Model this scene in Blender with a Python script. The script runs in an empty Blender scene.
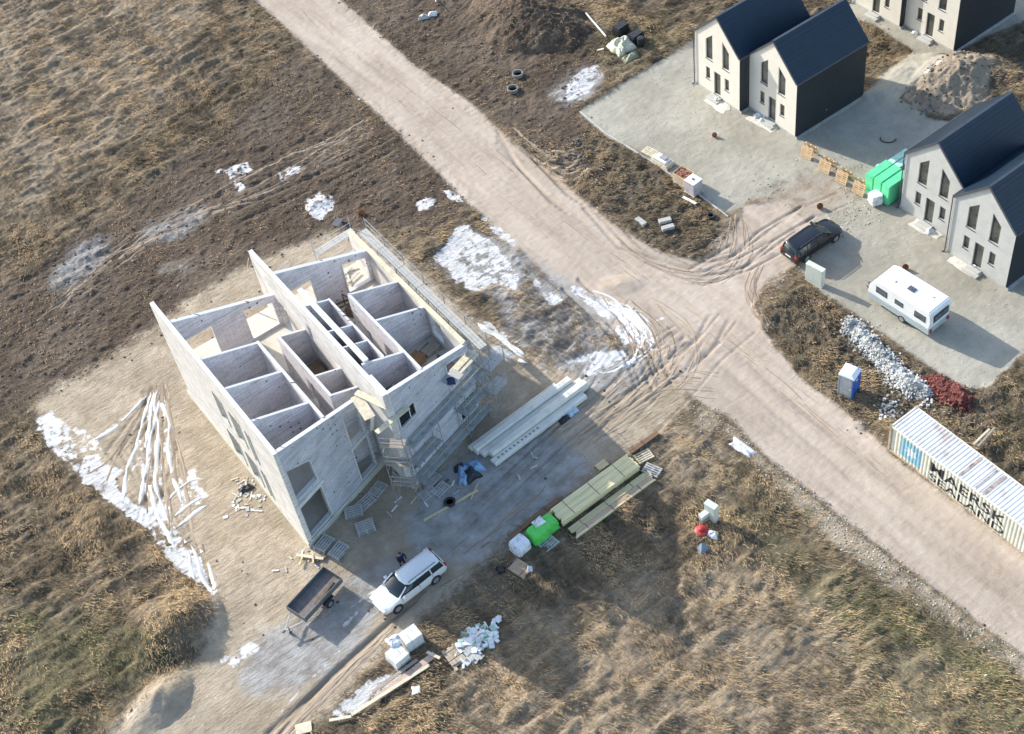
import bpy, bmesh, math, random
import numpy as np
from mathutils import Vector, Matrix
from mathutils.geometry import tessellate_polygon
random.seed(7); rng = np.random.default_rng(11)
SC = bpy.context.scene; COL = SC.collection
R = math.radians
# ------------------------------------------------------------------ camera
FPX, PITCH, ROLL, CAMH = 1424.967, R(48.701), R(-10.1645), 78.4825
fw = Vector((0, math.cos(PITCH), -math.sin(PITCH))); rt0 = Vector((1, 0, 0)); up0 = rt0.cross(fw)
rt = math.cos(ROLL)*rt0 + math.sin(ROLL)*up0; up = -math.sin(ROLL)*rt0 + math.cos(ROLL)*up0
cd = bpy.data.cameras.new('camera'); cam = bpy.data.objects.new('camera', cd); COL.objects.link(cam)
m3 = Matrix((rt, up, -fw)).transposed(); cam.matrix_world = Matrix.Translation((0, 0, CAMH)) @ m3.to_4x4()
cd.sensor_width = 36; cd.lens = FPX/1024*36; cd.clip_end = 6000; cd.clip_start = .5
SC.camera = cam
# ------------------------------------------------------------------ light
SUN_AZ, SUN_EL = R(-44.5), R(24.5)          # direction the shadows run, and the sun's height
w = bpy.data.worlds.new('World'); SC.world = w; w.use_nodes = True
nt = w.node_tree; bg = nt.nodes['Background']; sky = nt.nodes.new('ShaderNodeTexSky'); sky.sky_type = 'NISHITA'
sky.sun_disc = False; sky.sun_elevation = SUN_EL
sd = Vector((-math.cos(SUN_AZ)*math.cos(SUN_EL), -math.sin(SUN_AZ)*math.cos(SUN_EL), math.sin(SUN_EL)))
sky.sun_rotation = math.atan2(sd.x, sd.y); sky.air_density = 1.0; sky.dust_density = 1.2; sky.ozone_density = 1.0
nt.links.new(sky.outputs[0], bg.inputs[0]); bg.inputs[1].default_value = .15
sl = bpy.data.lights.new('sun', 'SUN'); sl.energy = 3.3; sl.angle = R(.55); sl.color = (1, .955, .875)
so = bpy.data.objects.new('sun', sl); COL.objects.link(so); so.rotation_euler = sd.to_track_quat('Z', 'Y').to_euler(); so.location = (0, 0, 60)
SC.view_settings.view_transform = 'Standard'; SC.view_settings.look = 'None'; SC.view_settings.gamma = 1
SC.view_settings.exposure = 1.08
SC.render.engine = 'CYCLES'
# ------------------------------------------------------------------ helpers
def W(px, py, z=0.):
    d = fw*FPX + rt*(px-512) + up*(367-py); t = (z-CAMH)/d.z
    return Vector((d.x*t, d.y*t, z))
def rampn(nt, fac, stops):
    r = nt.nodes.new('ShaderNodeValToRGB'); e = r.color_ramp.elements
    while len(e) < len(stops): e.new(.5)
    for k, (p, c) in enumerate(stops):
        e[k].position = p; e[k].color = (*c, 1) if len(c) == 3 else c
    nt.links.new(fac, r.inputs[0]); return r.outputs[0]
_m = {}
def mat(name, c, rough=.8, metal=0., var=.12, scale=3., bump=.0, c2=None, coat=0., spec=.5, stretch=None, detail=6, alpha=None):
    if name in _m: return _m[name]
    m = bpy.data.materials.new(name); m.use_nodes = True; nt = m.node_tree; b = nt.nodes['Principled BSDF']
    b.inputs['Roughness'].default_value = rough; b.inputs['Metallic'].default_value = metal
    b.inputs['Specular IOR Level'].default_value = spec; b.inputs['Coat Weight'].default_value = coat
    tc = nt.nodes.new('ShaderNodeTexCoord'); v = tc.outputs['Object']
    if stretch:
        mp = nt.nodes.new('ShaderNodeMapping'); mp.inputs['Scale'].default_value = stretch; nt.links.new(v, mp.inputs[0]); v = mp.outputs[0]
    n = nt.nodes.new('ShaderNodeTexNoise'); n.inputs['Scale'].default_value = scale; n.inputs['Detail'].default_value = detail; n.inputs['Roughness'].default_value = .65
    nt.links.new(v, n.inputs['Vector'])
    c2 = c2 or tuple(max(0, x*(1-3*var)) for x in c)
    hi = tuple(min(1, x*(1+var)) for x in c)
    o = rampn(nt, n.outputs['Fac'], [(.28, c2), (.5, c), (.75, hi)])
    nt.links.new(o, b.inputs['Base Color'])
    if bump:
        bp = nt.nodes.new('ShaderNodeBump'); bp.inputs['Strength'].default_value = bump; bp.inputs['Distance'].default_value = .03
        nt.links.new(n.outputs['Fac'], bp.inputs['Height']); nt.links.new(bp.outputs[0], b.inputs['Normal'])
    _m[name] = m; return m
def tag(o, label, cat, group=None, kind=None):
    if label: o['label'] = label
    if cat: o['category'] = cat
    if group: o['group'] = group
    if kind: o['kind'] = kind
    return o
def thing(name, label, cat, loc=(0, 0, 0), rz=0., group=None):
    o = bpy.data.objects.new(name, None); COL.objects.link(o); o.location = loc; o.rotation_euler = (0, 0, rz); o.empty_display_size = .3
    return tag(o, label, cat, group)
def copy_tree(o, parent=None):
    c = o.copy(); COL.objects.link(c)
    if parent: c.parent = parent
    for ch in list(o.children): copy_tree(ch, c)
    return c
class MB:
    def __init__(s): s.v = []; s.f = []
    def add(s, vs, fs):
        n = len(s.v); s.v += [tuple(x) for x in vs]; s.f += [tuple(i+n for i in f) for f in fs]; return s
    def box(s, x0, x1, y0, y1, z0, z1, rz=0., piv=None, rx=0., ry=0.):
        vs = [Vector((x, y, z)) for z in (z0, z1) for x, y in ((x0, y0), (x1, y0), (x1, y1), (x0, y1))]
        if rz or rx or ry:
            c = Vector(piv) if piv else Vector(((x0+x1)/2, (y0+y1)/2, (z0+z1)/2))
            M = Matrix.Rotation(rz, 3, 'Z') @ Matrix.Rotation(ry, 3, 'Y') @ Matrix.Rotation(rx, 3, 'X')
            vs = [c + M @ (v-c) for v in vs]
        return s.add(vs, [(0, 3, 2, 1), (4, 5, 6, 7), (0, 1, 5, 4), (1, 2, 6, 5), (2, 3, 7, 6), (3, 0, 4, 7)])
    def bar(s, a, b, w, h=None, upv=(0, 0, 1)):
        a = Vector(a); b = Vector(b); h = h or w; d = (b-a).normalized(); u = Vector(upv)
        if abs(d.dot(u)) > .98: u = Vector((1, 0, 0))
        r = d.cross(u).normalized(); u = r.cross(d)
        vs = [p + r*x*w/2 + u*y*h/2 for p in (a, b) for x, y in ((-1, -1), (1, -1), (1, 1), (-1, 1))]
        return s.add(vs, [(0, 1, 2, 3), (7, 6, 5, 4), (0, 4, 5, 1), (1, 5, 6, 2), (2, 6, 7, 3), (3, 7, 4, 0)])
    def tube(s, a, b, r, n=8, r2=None):
        a = Vector(a); b = Vector(b); r2 = r if r2 is None else r2; d = (b-a).normalized(); u = Vector((0, 0, 1))
        if abs(d.dot(u)) > .95: u = Vector((1, 0, 0))
        x = d.cross(u).normalized(); y = d.cross(x)
        vs = []
        for p, q in ((a, r), (b, r2)):
            for k in range(n):
                t = 2*math.pi*k/n; vs.append(p + (x*math.cos(t)+y*math.sin(t))*q)
        fs = [(k, (k+1) % n, n+(k+1) % n, n+k) for k in range(n)] + [tuple(range(n))[::-1], tuple(range(n, 2*n))]
        return s.add(vs, fs)
    def prism(s, pts, z0, z1):          # pts: plan outline
        n = len(pts); z0 = z0 if hasattr(z0, '__len__') else [z0]*n; z1 = z1 if hasattr(z1, '__len__') else [z1]*n
        vs = [(p[0], p[1], z) for p, z in zip(pts, z0)] + [(p[0], p[1], z) for p, z in zip(pts, z1)]
        fs = [(k, (k+1) % n, n+(k+1) % n, n+k) for k in range(n)] + [tuple(range(n))[::-1], tuple(range(n, 2*n))]
        return s.add(vs, fs)
    def loft(s, rings, cap=True):
        n = len(rings[0]); vs = [v for r in rings for v in r]; fs = []
        for k in range(len(rings)-1):
            for j in range(n): fs.append((k*n+j, k*n+(j+1) % n, (k+1)*n+(j+1) % n, (k+1)*n+j))
        if cap: fs += [tuple(range(n))[::-1], tuple(range((len(rings)-1)*n, len(rings)*n))]
        return s.add(vs, fs)
    def wall(s, p0, p1, th, outer, holes=(), side=1):
        # outer / holes: lists of (s, z) along p0->p1; th: thickness added to the left (side=1) or right
        p0 = Vector((*p0, 0)); p1 = Vector((*p1, 0)); d = (p1-p0).normalized(); nrm = Vector((-d.y, d.x, 0))*side
        loops = [list(outer)] + [list(h) for h in holes]
        tri = tessellate_polygon([[Vector((a, b, 0)) for a, b in l] for l in loops])
        flat = [q for l in loops for q in l]; N = len(flat)
        vs = [p0+d*a+Vector((0, 0, b)) for a, b in flat] + [p0+d*a+Vector((0, 0, b))+nrm*th for a, b in flat]
        fs = [tuple(t) for t in tri] + [(t[2]+N, t[1]+N, t[0]+N) for t in tri]
        o = 0
        for l in loops:
            n = len(l); fs += [(o+k, o+(k+1) % n, N+o+(k+1) % n, N+o+k) for k in range(n)]; o += n
        return s.add(vs, fs)
    def build(s, name, m, parent=None, bevel=0., smooth=False, seg=1, label=None):
        me = bpy.data.meshes.new(name); me.from_pydata(s.v, [], s.f); me.validate()
        bm = bmesh.new(); bm.from_mesh(me); bmesh.ops.recalc_face_normals(bm, faces=bm.faces)
        if bevel: bmesh.ops.bevel(bm, geom=[e for e in bm.edges if e.is_manifold and e.calc_face_angle(0) > .5], offset=bevel, segments=seg, affect='EDGES', clamp_overlap=True)
        bm.to_mesh(me); bm.free()
        if smooth:
            for p in me.polygons: p.use_smooth = True
            if smooth is not True: me.set_sharp_from_angle(angle=R(smooth))
        me.materials.append(m); o = bpy.data.objects.new(name, me); COL.objects.link(o)
        if parent: o.parent = parent
        if label: o['label'] = label
        return o
# value noise in numpy
def vnoise(x, y, seed=0):
    xi = np.floor(x).astype(np.int64); yi = np.floor(y).astype(np.int64); fx = x-xi; fy = y-yi
    fx = fx*fx*(3-2*fx); fy = fy*fy*(3-2*fy)
    def h(a, b):
        n = (a*374761393 + b*668265263 + seed*1442695041) & 0xFFFFFFFF
        n = ((n ^ (n >> 13))*1274126177) & 0xFFFFFFFF
        return ((n ^ (n >> 16)) & 0xFFFF)/65535.
    a = h(xi, yi); b = h(xi+1, yi); c = h(xi, yi+1); d = h(xi+1, yi+1)
    return (a*(1-fx)+b*fx)*(1-fy) + (c*(1-fx)+d*fx)*fy
def fbm(x, y, oct=4, seed=0, gain=.5):
    s = 0; a = 1; t = 0
    for k in range(oct):
        s = s + a*vnoise(x*2**k+k*17.3, y*2**k-k*9.1, seed+k); t += a; a *= gain
    return s/t
# ------------------------------------------------------------------ terrain
ST = .125
xs = np.arange(-52, 62, ST); ys = np.arange(28, 136, ST)
ox = lambda: 1.6**np.arange(1, 16)
xg = np.concatenate([(xs[0]-2.2*ox())[::-1], xs, xs[-1]+2.2*ox()]); yg = np.concatenate([(ys[0]-2.2*ox())[::-1], ys, ys[-1]+2.2*ox()])
X, Y = np.meshgrid(xg, yg)
def gp(pts): return np.array([W(*p)[:2] for p in pts])
def inside(P, X, Y):
    r = np.zeros(X.shape, bool); n = len(P)
    for i in range(n):
        x0, y0 = P[i]; x1, y1 = P[(i+1) % n]
        if y0 == y1: continue
        c = ((y0 > Y) != (y1 > Y)) & (X < (x1-x0)*(Y-y0)/(y1-y0)+x0); r ^= c
    return r
def blur(a, n):
    for ax in (0, 1):
        k = 2*n+1; p = np.pad(a, [(n+1, n) if i == ax else (0, 0) for i in (0, 1)], mode='edge'); c = np.cumsum(p, axis=ax)
        a = (np.take(c, range(k, c.shape[ax]), ax)-np.take(c, range(0, c.shape[ax]-k), ax))/k
    return a
def zone(polys, soft=3):
    m = np.zeros(X.shape)
    for p in polys: m = np.maximum(m, inside(gp(p), X, Y).astype(float))
    return blur(blur(m, soft), soft)
def stroke(pts, width, px=True):
    P = gp(pts) if px else np.array(pts); D = np.full(X.shape, 1e3)
    lo = P.min(0)-4*width; hi = P.max(0)+4*width
    ii = np.where((yg > lo[1]) & (yg < hi[1]))[0]; jj = np.where((xg > lo[0]) & (xg < hi[0]))[0]
    if len(ii) == 0 or len(jj) == 0: return np.zeros(X.shape)
    sl_ = (slice(ii[0], ii[-1]+1), slice(jj[0], jj[-1]+1)); x = X[sl_]; y = Y[sl_]; d = D[sl_]
    for a, b in zip(P[:-1], P[1:]):
        v = b-a; L = v@v+1e-9; t = np.clip(((x-a[0])*v[0]+(y-a[1])*v[1])/L, 0, 1)
        d = np.minimum(d, np.hypot(x-a[0]-t*v[0], y-a[1]-t*v[1]))
    D[sl_] = d
    return np.exp(-(D/width)**2)
ROAD = [(110,-140),(245,-10),(320,60),(395,130),(470,205),(520,250),(565,295),(605,330),(650,352),(680,385),(700,402),(730,418),(765,455),(830,508),(900,562),(960,607),(1040,668),(1300,865),
        (1300,720),(1040,565),(980,520),(900,462),(850,415),(800,378),(768,338),(752,305),(765,283),(800,262),(812,225),(780,200),(745,205),(730,235),(700,262),(660,252),(610,222),(560,180),(520,150),(470,102),(415,66),(335,-5),(215,-120)]
YARD = [(578,112),(640,72),(692,42),(800,60),(868,98),(885,84),(898,100),(925,118),(975,125),(1000,200),(1150,260),(1150,300),(1024,352),(988,388),(965,388),(930,368),(880,332),(845,308),(815,288),(795,262),(812,232),(790,200),(750,200),(733,218),(700,195),(650,160),(605,135)]
YARD2 = [(862,92),(905,72),(935,62),(985,38),(1030,18),(1120,-60),(1060,-70),(1000,5),(952,40),(905,15),(855,-8),(842,12),(880,30),(915,52),(898,66)]
SAND = [(28,405),(120,350),(190,300),(255,262),(330,232),(372,232),(500,340),(560,372),(600,350),(650,352),(700,400),(650,438),(590,480),(510,535),(465,580),(380,655),(300,740),(60,800),(120,715),(190,668),(222,610),(200,560),(130,500),(60,440)]
DARK = [(-60,330),(60,250),(150,185),(225,130),(290,50),(310,60),(395,130),(470,205),(440,235),(372,228),(300,245),(250,262),(190,305),(90,375),(-60,440)]
DARK2 = [(345,-60),(340,0),(420,65),(500,125),(530,150),(590,150),(575,110),(600,60),(590,0),(560,-60)]
ISL = [(585,135),(605,137),(650,163),(700,198),(722,225),(712,250),(680,255),(640,238),(600,205),(575,170)]
ISL2 = [(770,305),(800,285),(830,300),(880,340),(940,385),(985,390),(1024,360),(1150,430),(1150,560),(1024,480),(900,400),(860,440),(845,405),(800,372),(770,335)]
BED = [(868,20),(905,52),(893,62),(868,78),(860,60),(862,30)]
road = zone([ROAD], 2); gravel = zone([YARD, YARD2], 2); sand = zone([SAND], 9); dark = zone([DARK, DARK2], 7); isl = zone([ISL, ISL2, BED], 3)
dark2 = zone([BED], 3)
gravel = gravel*(1-dark2)
swirl = zone([[(745,300),(700,262),(740,205),(790,170),(850,165),(880,190),(850,225),(800,240),(790,290)]], 14)
gravel = gravel*(1-.62*swirl); road = np.maximum(road, .66*swirl); path_ = zone([[(850,108),(872,88),(905,60),(918,48),(948,62),(925,84),(896,104),(885,118)]], 1); heapz = zone([[(900,100),(912,75),(935,58),(965,55),(990,72),(985,105),(950,118),(915,112)]], 3); gravel = np.maximum(gravel*(1-heapz), path_); heapz = heapz*(1-path_); sand = np.maximum(sand, heapz)
SNOW = [[(430,258),(445,245),(455,225),(470,222),(478,235),(495,240),(512,262),(522,275),(515,292),(492,283),(480,292),(455,288),(448,272)],[(530,272),(548,285),(562,300),(552,308),(535,290)],[(566,283),(585,288),(605,296),(630,305),(655,322),(640,345),(622,345),(612,325),(596,312),(575,298)],
 [(598,352),(618,348),(628,354),(602,378),(580,376)],
 [(205,172),(232,166),(250,160),(252,172),(240,178),(248,192),(238,194),(226,176)],[(275,172),(290,165),(308,168),(280,184)],[(300,198),(318,190),(334,195),(335,208),(320,224),(306,212)],
 [(415,202),(425,196),(440,198),(428,212),(416,212)],[(440,190),(452,186),(470,205),(452,202)],[(478,218),(488,216),(488,226)],[(485,226),(500,225),(520,245),(510,250)],
 [(476,320),(486,320),(520,340),(524,348),(500,340)],[(486,345),(500,345),(520,356),(515,362),(495,356)],
 [(35,418),(52,410),(60,420),(85,428),(105,448),(100,460),(125,470),(118,490),(140,505),(160,500),(180,530),(205,565),(210,578),(222,588),(216,602),(196,582),(178,570),(160,552),(146,528),(118,512),(95,492),(60,460),(36,432)],
 [(176,500),(188,468),(196,470),(198,485),(212,495),(200,505),(182,520)],
 [(330,712),(365,680),(400,668),(420,672),(380,700),(340,722)],[(218,660),(250,640),(262,648),(236,672)],
 [(565,85),(580,70),(600,62),(602,80),(588,95),(566,104)],
 [(945,75),(925,90),(918,86),(935,74)],[(12,0),(13,0),(12,1)]]
def pxl(a, s, o): return [(o[0]+x/s, o[1]+y/s) for x, y in a]
snow = zone(SNOW, 1)
for pts, wd in (([(150,392),(148,430),(150,470),(165,520)], .22), ([(158,388),(152,420),(140,455),(128,480)], .18), ([(162,385),(165,420),(172,465),(185,490)], .2), ([(150,395),(120,420),(95,440)], .15),
                ([(166,430),(160,480),(175,540),(205,590)], .28), ([(140,440),(145,490),(160,520)], .2), ([(190,560),(205,590)], .3), ([(590,300),(640,330),(662,318)], .3), ([(520,345),(470,318)], .25),
                ([(610,300),(655,330)], .3),([(545,372),(600,352)], .4),([(340,650),(300,690),(275,720)], .12),([(378,585),(395,573)], .15),([(352,607),(375,590)], .18),([(345,625),(358,612)], .2)):
    snow = np.maximum(snow, .9*stroke(pts, wd))
wet = zone([[(45,285),(80,240),(115,235),(100,270),(60,295)],[(130,235),(200,205),(215,215),(165,245)],[(520,300),(600,300),(620,345),(540,352)],[(560,365),(640,345),(660,375),(600,400)],[(150,268),(190,258),(195,268),(160,276)],[(425,262),(480,225),(560,275),(600,300),(560,335),(500,300)],[(440,470),(520,420),(560,440),(600,470),(540,520),(480,560),(420,560),(400,520)],[(500,300),(560,300),(600,345),(560,368),(500,330)],[(250,640),(330,600),(370,560),(420,560),(330,680),(230,700)],[(545,92),(600,60),(602,90),(570,110)]], 8)  # damp and meltwater patches; the one before the house also paints its bluish shade
green = zone([[(790,560),(850,550),(1000,640),(1100,720),(1100,900),(900,900),(860,680)],[(690,420),(760,470),(850,540),(800,560),(740,520)],[(0,560),(120,640),(200,640),(120,740),(0,740)],[(640,170),(690,200),(700,235),(680,225),(590,140)],[(600,20),(690,10),(692,40),(640,70),(560,60)],[(780,390),(830,400),(860,430),(830,430)],[(985,390),(1100,330),(1150,600),(1000,450)]], 22)
green = np.maximum(green, zone([[(740,480),(800,540),(870,585),(950,630),(1060,705),(1060,760),(960,700),(860,640),(780,590),(735,520)], [(0,600),(100,620),(190,640),(140,690),(80,740),(0,740)]], 8))
straw = zone([[(650,430),(720,420),(760,500),(700,500),(650,470)],[(560,600),(700,560),(860,600),(1000,700),(900,900),(500,900),(450,640)],[(-200,-200),(240,-200),(200,60),(60,200),(-200,300)]], 14)
EDGE = [(690,425),(700,402),(730,418),(765,455),(830,508),(900,562),(960,607),(1040,668),(1090,705),(1060,712),(990,655),(930,612),(880,582),(835,545),(790,505),(752,462),(725,436)]
edgez = zone([EDGE], 3)*(1-road); sand = np.maximum(sand, .75*edgez*(.45+fbm(X*.5, Y*.5, 3, 90)))
rutm0 = .45*edgez
open_ = np.clip(road+gravel+sand, 0, 1)
grass = np.clip(1-open_*1.3-dark*.85-isl*.25, 0, 1)*(1-np.clip(snow*1.5, 0, 1))
# relief
n1 = fbm(X*.35, Y*.35, 3, 1)-.5; n2 = fbm(X*1.3, Y*1.3, 3, 5)-.5; n3 = fbm(X*3., Y*3., 2, 9)-.5
a_ = R(28); U_ = X*math.cos(a_)+Y*math.sin(a_); V_ = -X*math.sin(a_)+Y*math.cos(a_)
tus = np.clip(fbm(U_*.55, V_*1.25, 3, 21)-.42, 0, 1)       # tussocks, longer one way
wx_ = 2.5*(fbm(X*.18, Y*.18, 3, 61)-.5); wy_ = 2.5*(fbm(X*.18, Y*.18, 3, 71)-.5); clod = np.clip(fbm((U_+wx_)*.9, (V_+wy_)*1.5, 4, 31, .6)-.47, 0, 1)*(.45+1.1*fbm(X*.12, Y*.12, 2, 33))
H = .05*n1 + .04*n3*open_ + grass*(.62*tus+.24*n2+.14*n3) + dark*(.38*clod+.13*n2+.10*n3) + isl*(.25*n2+.2*n3) + heapz*(.35*n2+.35*n3)
flat = zone([[(150,400),(309,555),(372,500),(400,505),(500,405),(352,225),(245,258),(185,320)]], 2)
def mound(px, py, r, h, e=1., rot=0., sd_=3, p=1.):
    global H
    c = W(px, py); dx = X-c.x; dy = Y-c.y; cs, sn = math.cos(rot), math.sin(rot); a = (dx*cs+dy*sn)/r; b = (-dx*sn+dy*cs)/(r*e)
    d = np.sqrt(a*a+b*b)*(1+.35*(fbm(X*.6+sd_, Y*.6, 2, sd_)-.5)); H = H + h*np.clip(1-d, 0, 1)**p*(1+.25*(fbm(X*2.2, Y*2.2, 3, sd_+3)-.5))
mound(952, 86, 7.6, 1.75, .62, R(-20), 41, .9); mound(975, 75, 4.5, 1.0, .7, 0, 43); mound(525, 20, 6.5, 2.4, .7, R(-50), 51, .8); mound(688, 36, 1.8, .7, 1, 0, 45)
mound(176, 624, 3.3, 1.7, .85, R(20), 47, .8); mound(160, 700, 2.8, .9, .6, R(40), 48, .8); mound(60, 700, 3, .3, 1, 0, 52); mound(100, 520, 2.5, .35, 1, 0, 53); mound(620, 285, 2, .2, .6, 0, 54)
rutm = np.maximum(1.0*heapz, rutm0)
def rut(pts, wd=.2, d=.1, twin=1.5, jitter=0):
    global H, rutm
    P = gp(pts)
    for s_ in ((-.5, .5) if twin else (0,)):
        Q = []
        for k in range(len(P)):
            t = P[min(k+1, len(P)-1)]-P[max(k-1, 0)]; t /= np.linalg.norm(t)+1e-9; Q.append(P[k]+np.array([-t[1], t[0]])*s_*twin)
        a = stroke(Q, wd, False); b = stroke(Q, wd*2.0, False); H += -.75*d*a + .3*d*(b-a); rutm = np.maximum(rutm, a*min(1, d/.13))
for o in range(12):
    k = o*7-20
    jr = random.Random(100+o); k = jr.uniform(-26, 26); j = [jr.uniform(-5, 5) for _ in range(8)]; full = [(712+k*.5+j[0], 318), (690+k*.8+j[1], 338), (662+k+j[2], 365), (625+k*.9+j[3], 395), (565+k*.5+j[4], 440), (480, 520+k*.6+j[5]), (380, 620+k*.6), (270, 720+k)]
    a0 = jr.randint(0, 2); rut(full[a0:a0+jr.randint(3, 6)], jr.uniform(.09, .15), jr.uniform(.03, .08))
    k = jr.uniform(-14, 16); full = [(840-k, 200+k*.4), (805-k*.5, 215+k*.6), (770+j[1], 240+k*.6), (738+k*.5, 262+j[2]), (700+k*.3, 272+k*.5), (650, 250+k*.5), (605, 205+k*.4)]
    a0 = jr.randint(0, 3); rut(full[a0:a0+jr.randint(3, 5)], jr.uniform(.08, .13), jr.uniform(.03, .07))
    k = jr.uniform(-10, 10); rut([(655+k, 385+j[1]), (640+k, 350+j[2]), (610+k*.5, 318+j[3]), (570, 290+k)][jr.randint(0, 1):], jr.uniform(.08, .12), .06)
rut([(650, 380), (640, 350), (600, 330)], .14, .1); rut([(592, 205), (625, 242), (690, 262), (725, 240)], .16, .12)
for k in range(10):
    jr = random.Random(300+k); x0 = jr.uniform(560, 700); rut([(x0+60, 300+jr.uniform(0, 60)), (x0+25, 345+jr.uniform(0, 30)), (x0, 392), (x0-45, 430+jr.uniform(0, 20))][jr.randint(0, 1):], .09, .06, jr.choice([0, 1.4]))
for k in range(5): rut([(150+k*3, 390), (150-k*14+20, 450), (165+k*8-20, 520), (205, 590)], .14, .08, 1.2)
for k in range(4): rut([(560+k*5, 200+k*3), (528, 165), (505, 128+k*6)], .14, .09)
rut([(415, 600), (350, 660), (268, 734)], .22, .16, 0); rut([(407, 605), (330, 675), (280, 734)], .16, .1, 0)
for k in range(6): rut([(250, -20+k*5), (420+k*4, 110), (640+k*4, 290), (800+k*3, 420+k*3), (1040, 600+k*5)], .3, .02)
rut([(0, 300), (100, 250), (200, 215), (330, 130)], .25, .08); rut([(240, 215), (330, 175), (390, 145)], .22, .14)
H = H*(1-flat) + 0*flat
fade = np.clip((np.minimum.reduce([X+52, 62-X, Y-28, 136-Y]))/4, 0, 1); H = H*(.25+.75*fade)
def hz(x, y):
    j = np.clip(np.searchsorted(xg, x)-1, 0, len(xg)-2); i = np.clip(np.searchsorted(yg, y)-1, 0, len(yg)-2)
    fx = (x-xg[j])/(xg[j+1]-xg[j]); fy = (y-yg[i])/(yg[i+1]-yg[i])
    return (H[i, j]*(1-fx)+H[i, j+1]*fx)*(1-fy)+(H[i+1, j]*(1-fx)+H[i+1, j+1]*fx)*fy
def mval(A, x, y):
    j = np.clip(np.searchsorted(xg, x)-1, 0, len(xg)-2); i = np.clip(np.searchsorted(yg, y)-1, 0, len(yg)-2); return A[i, j]
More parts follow.
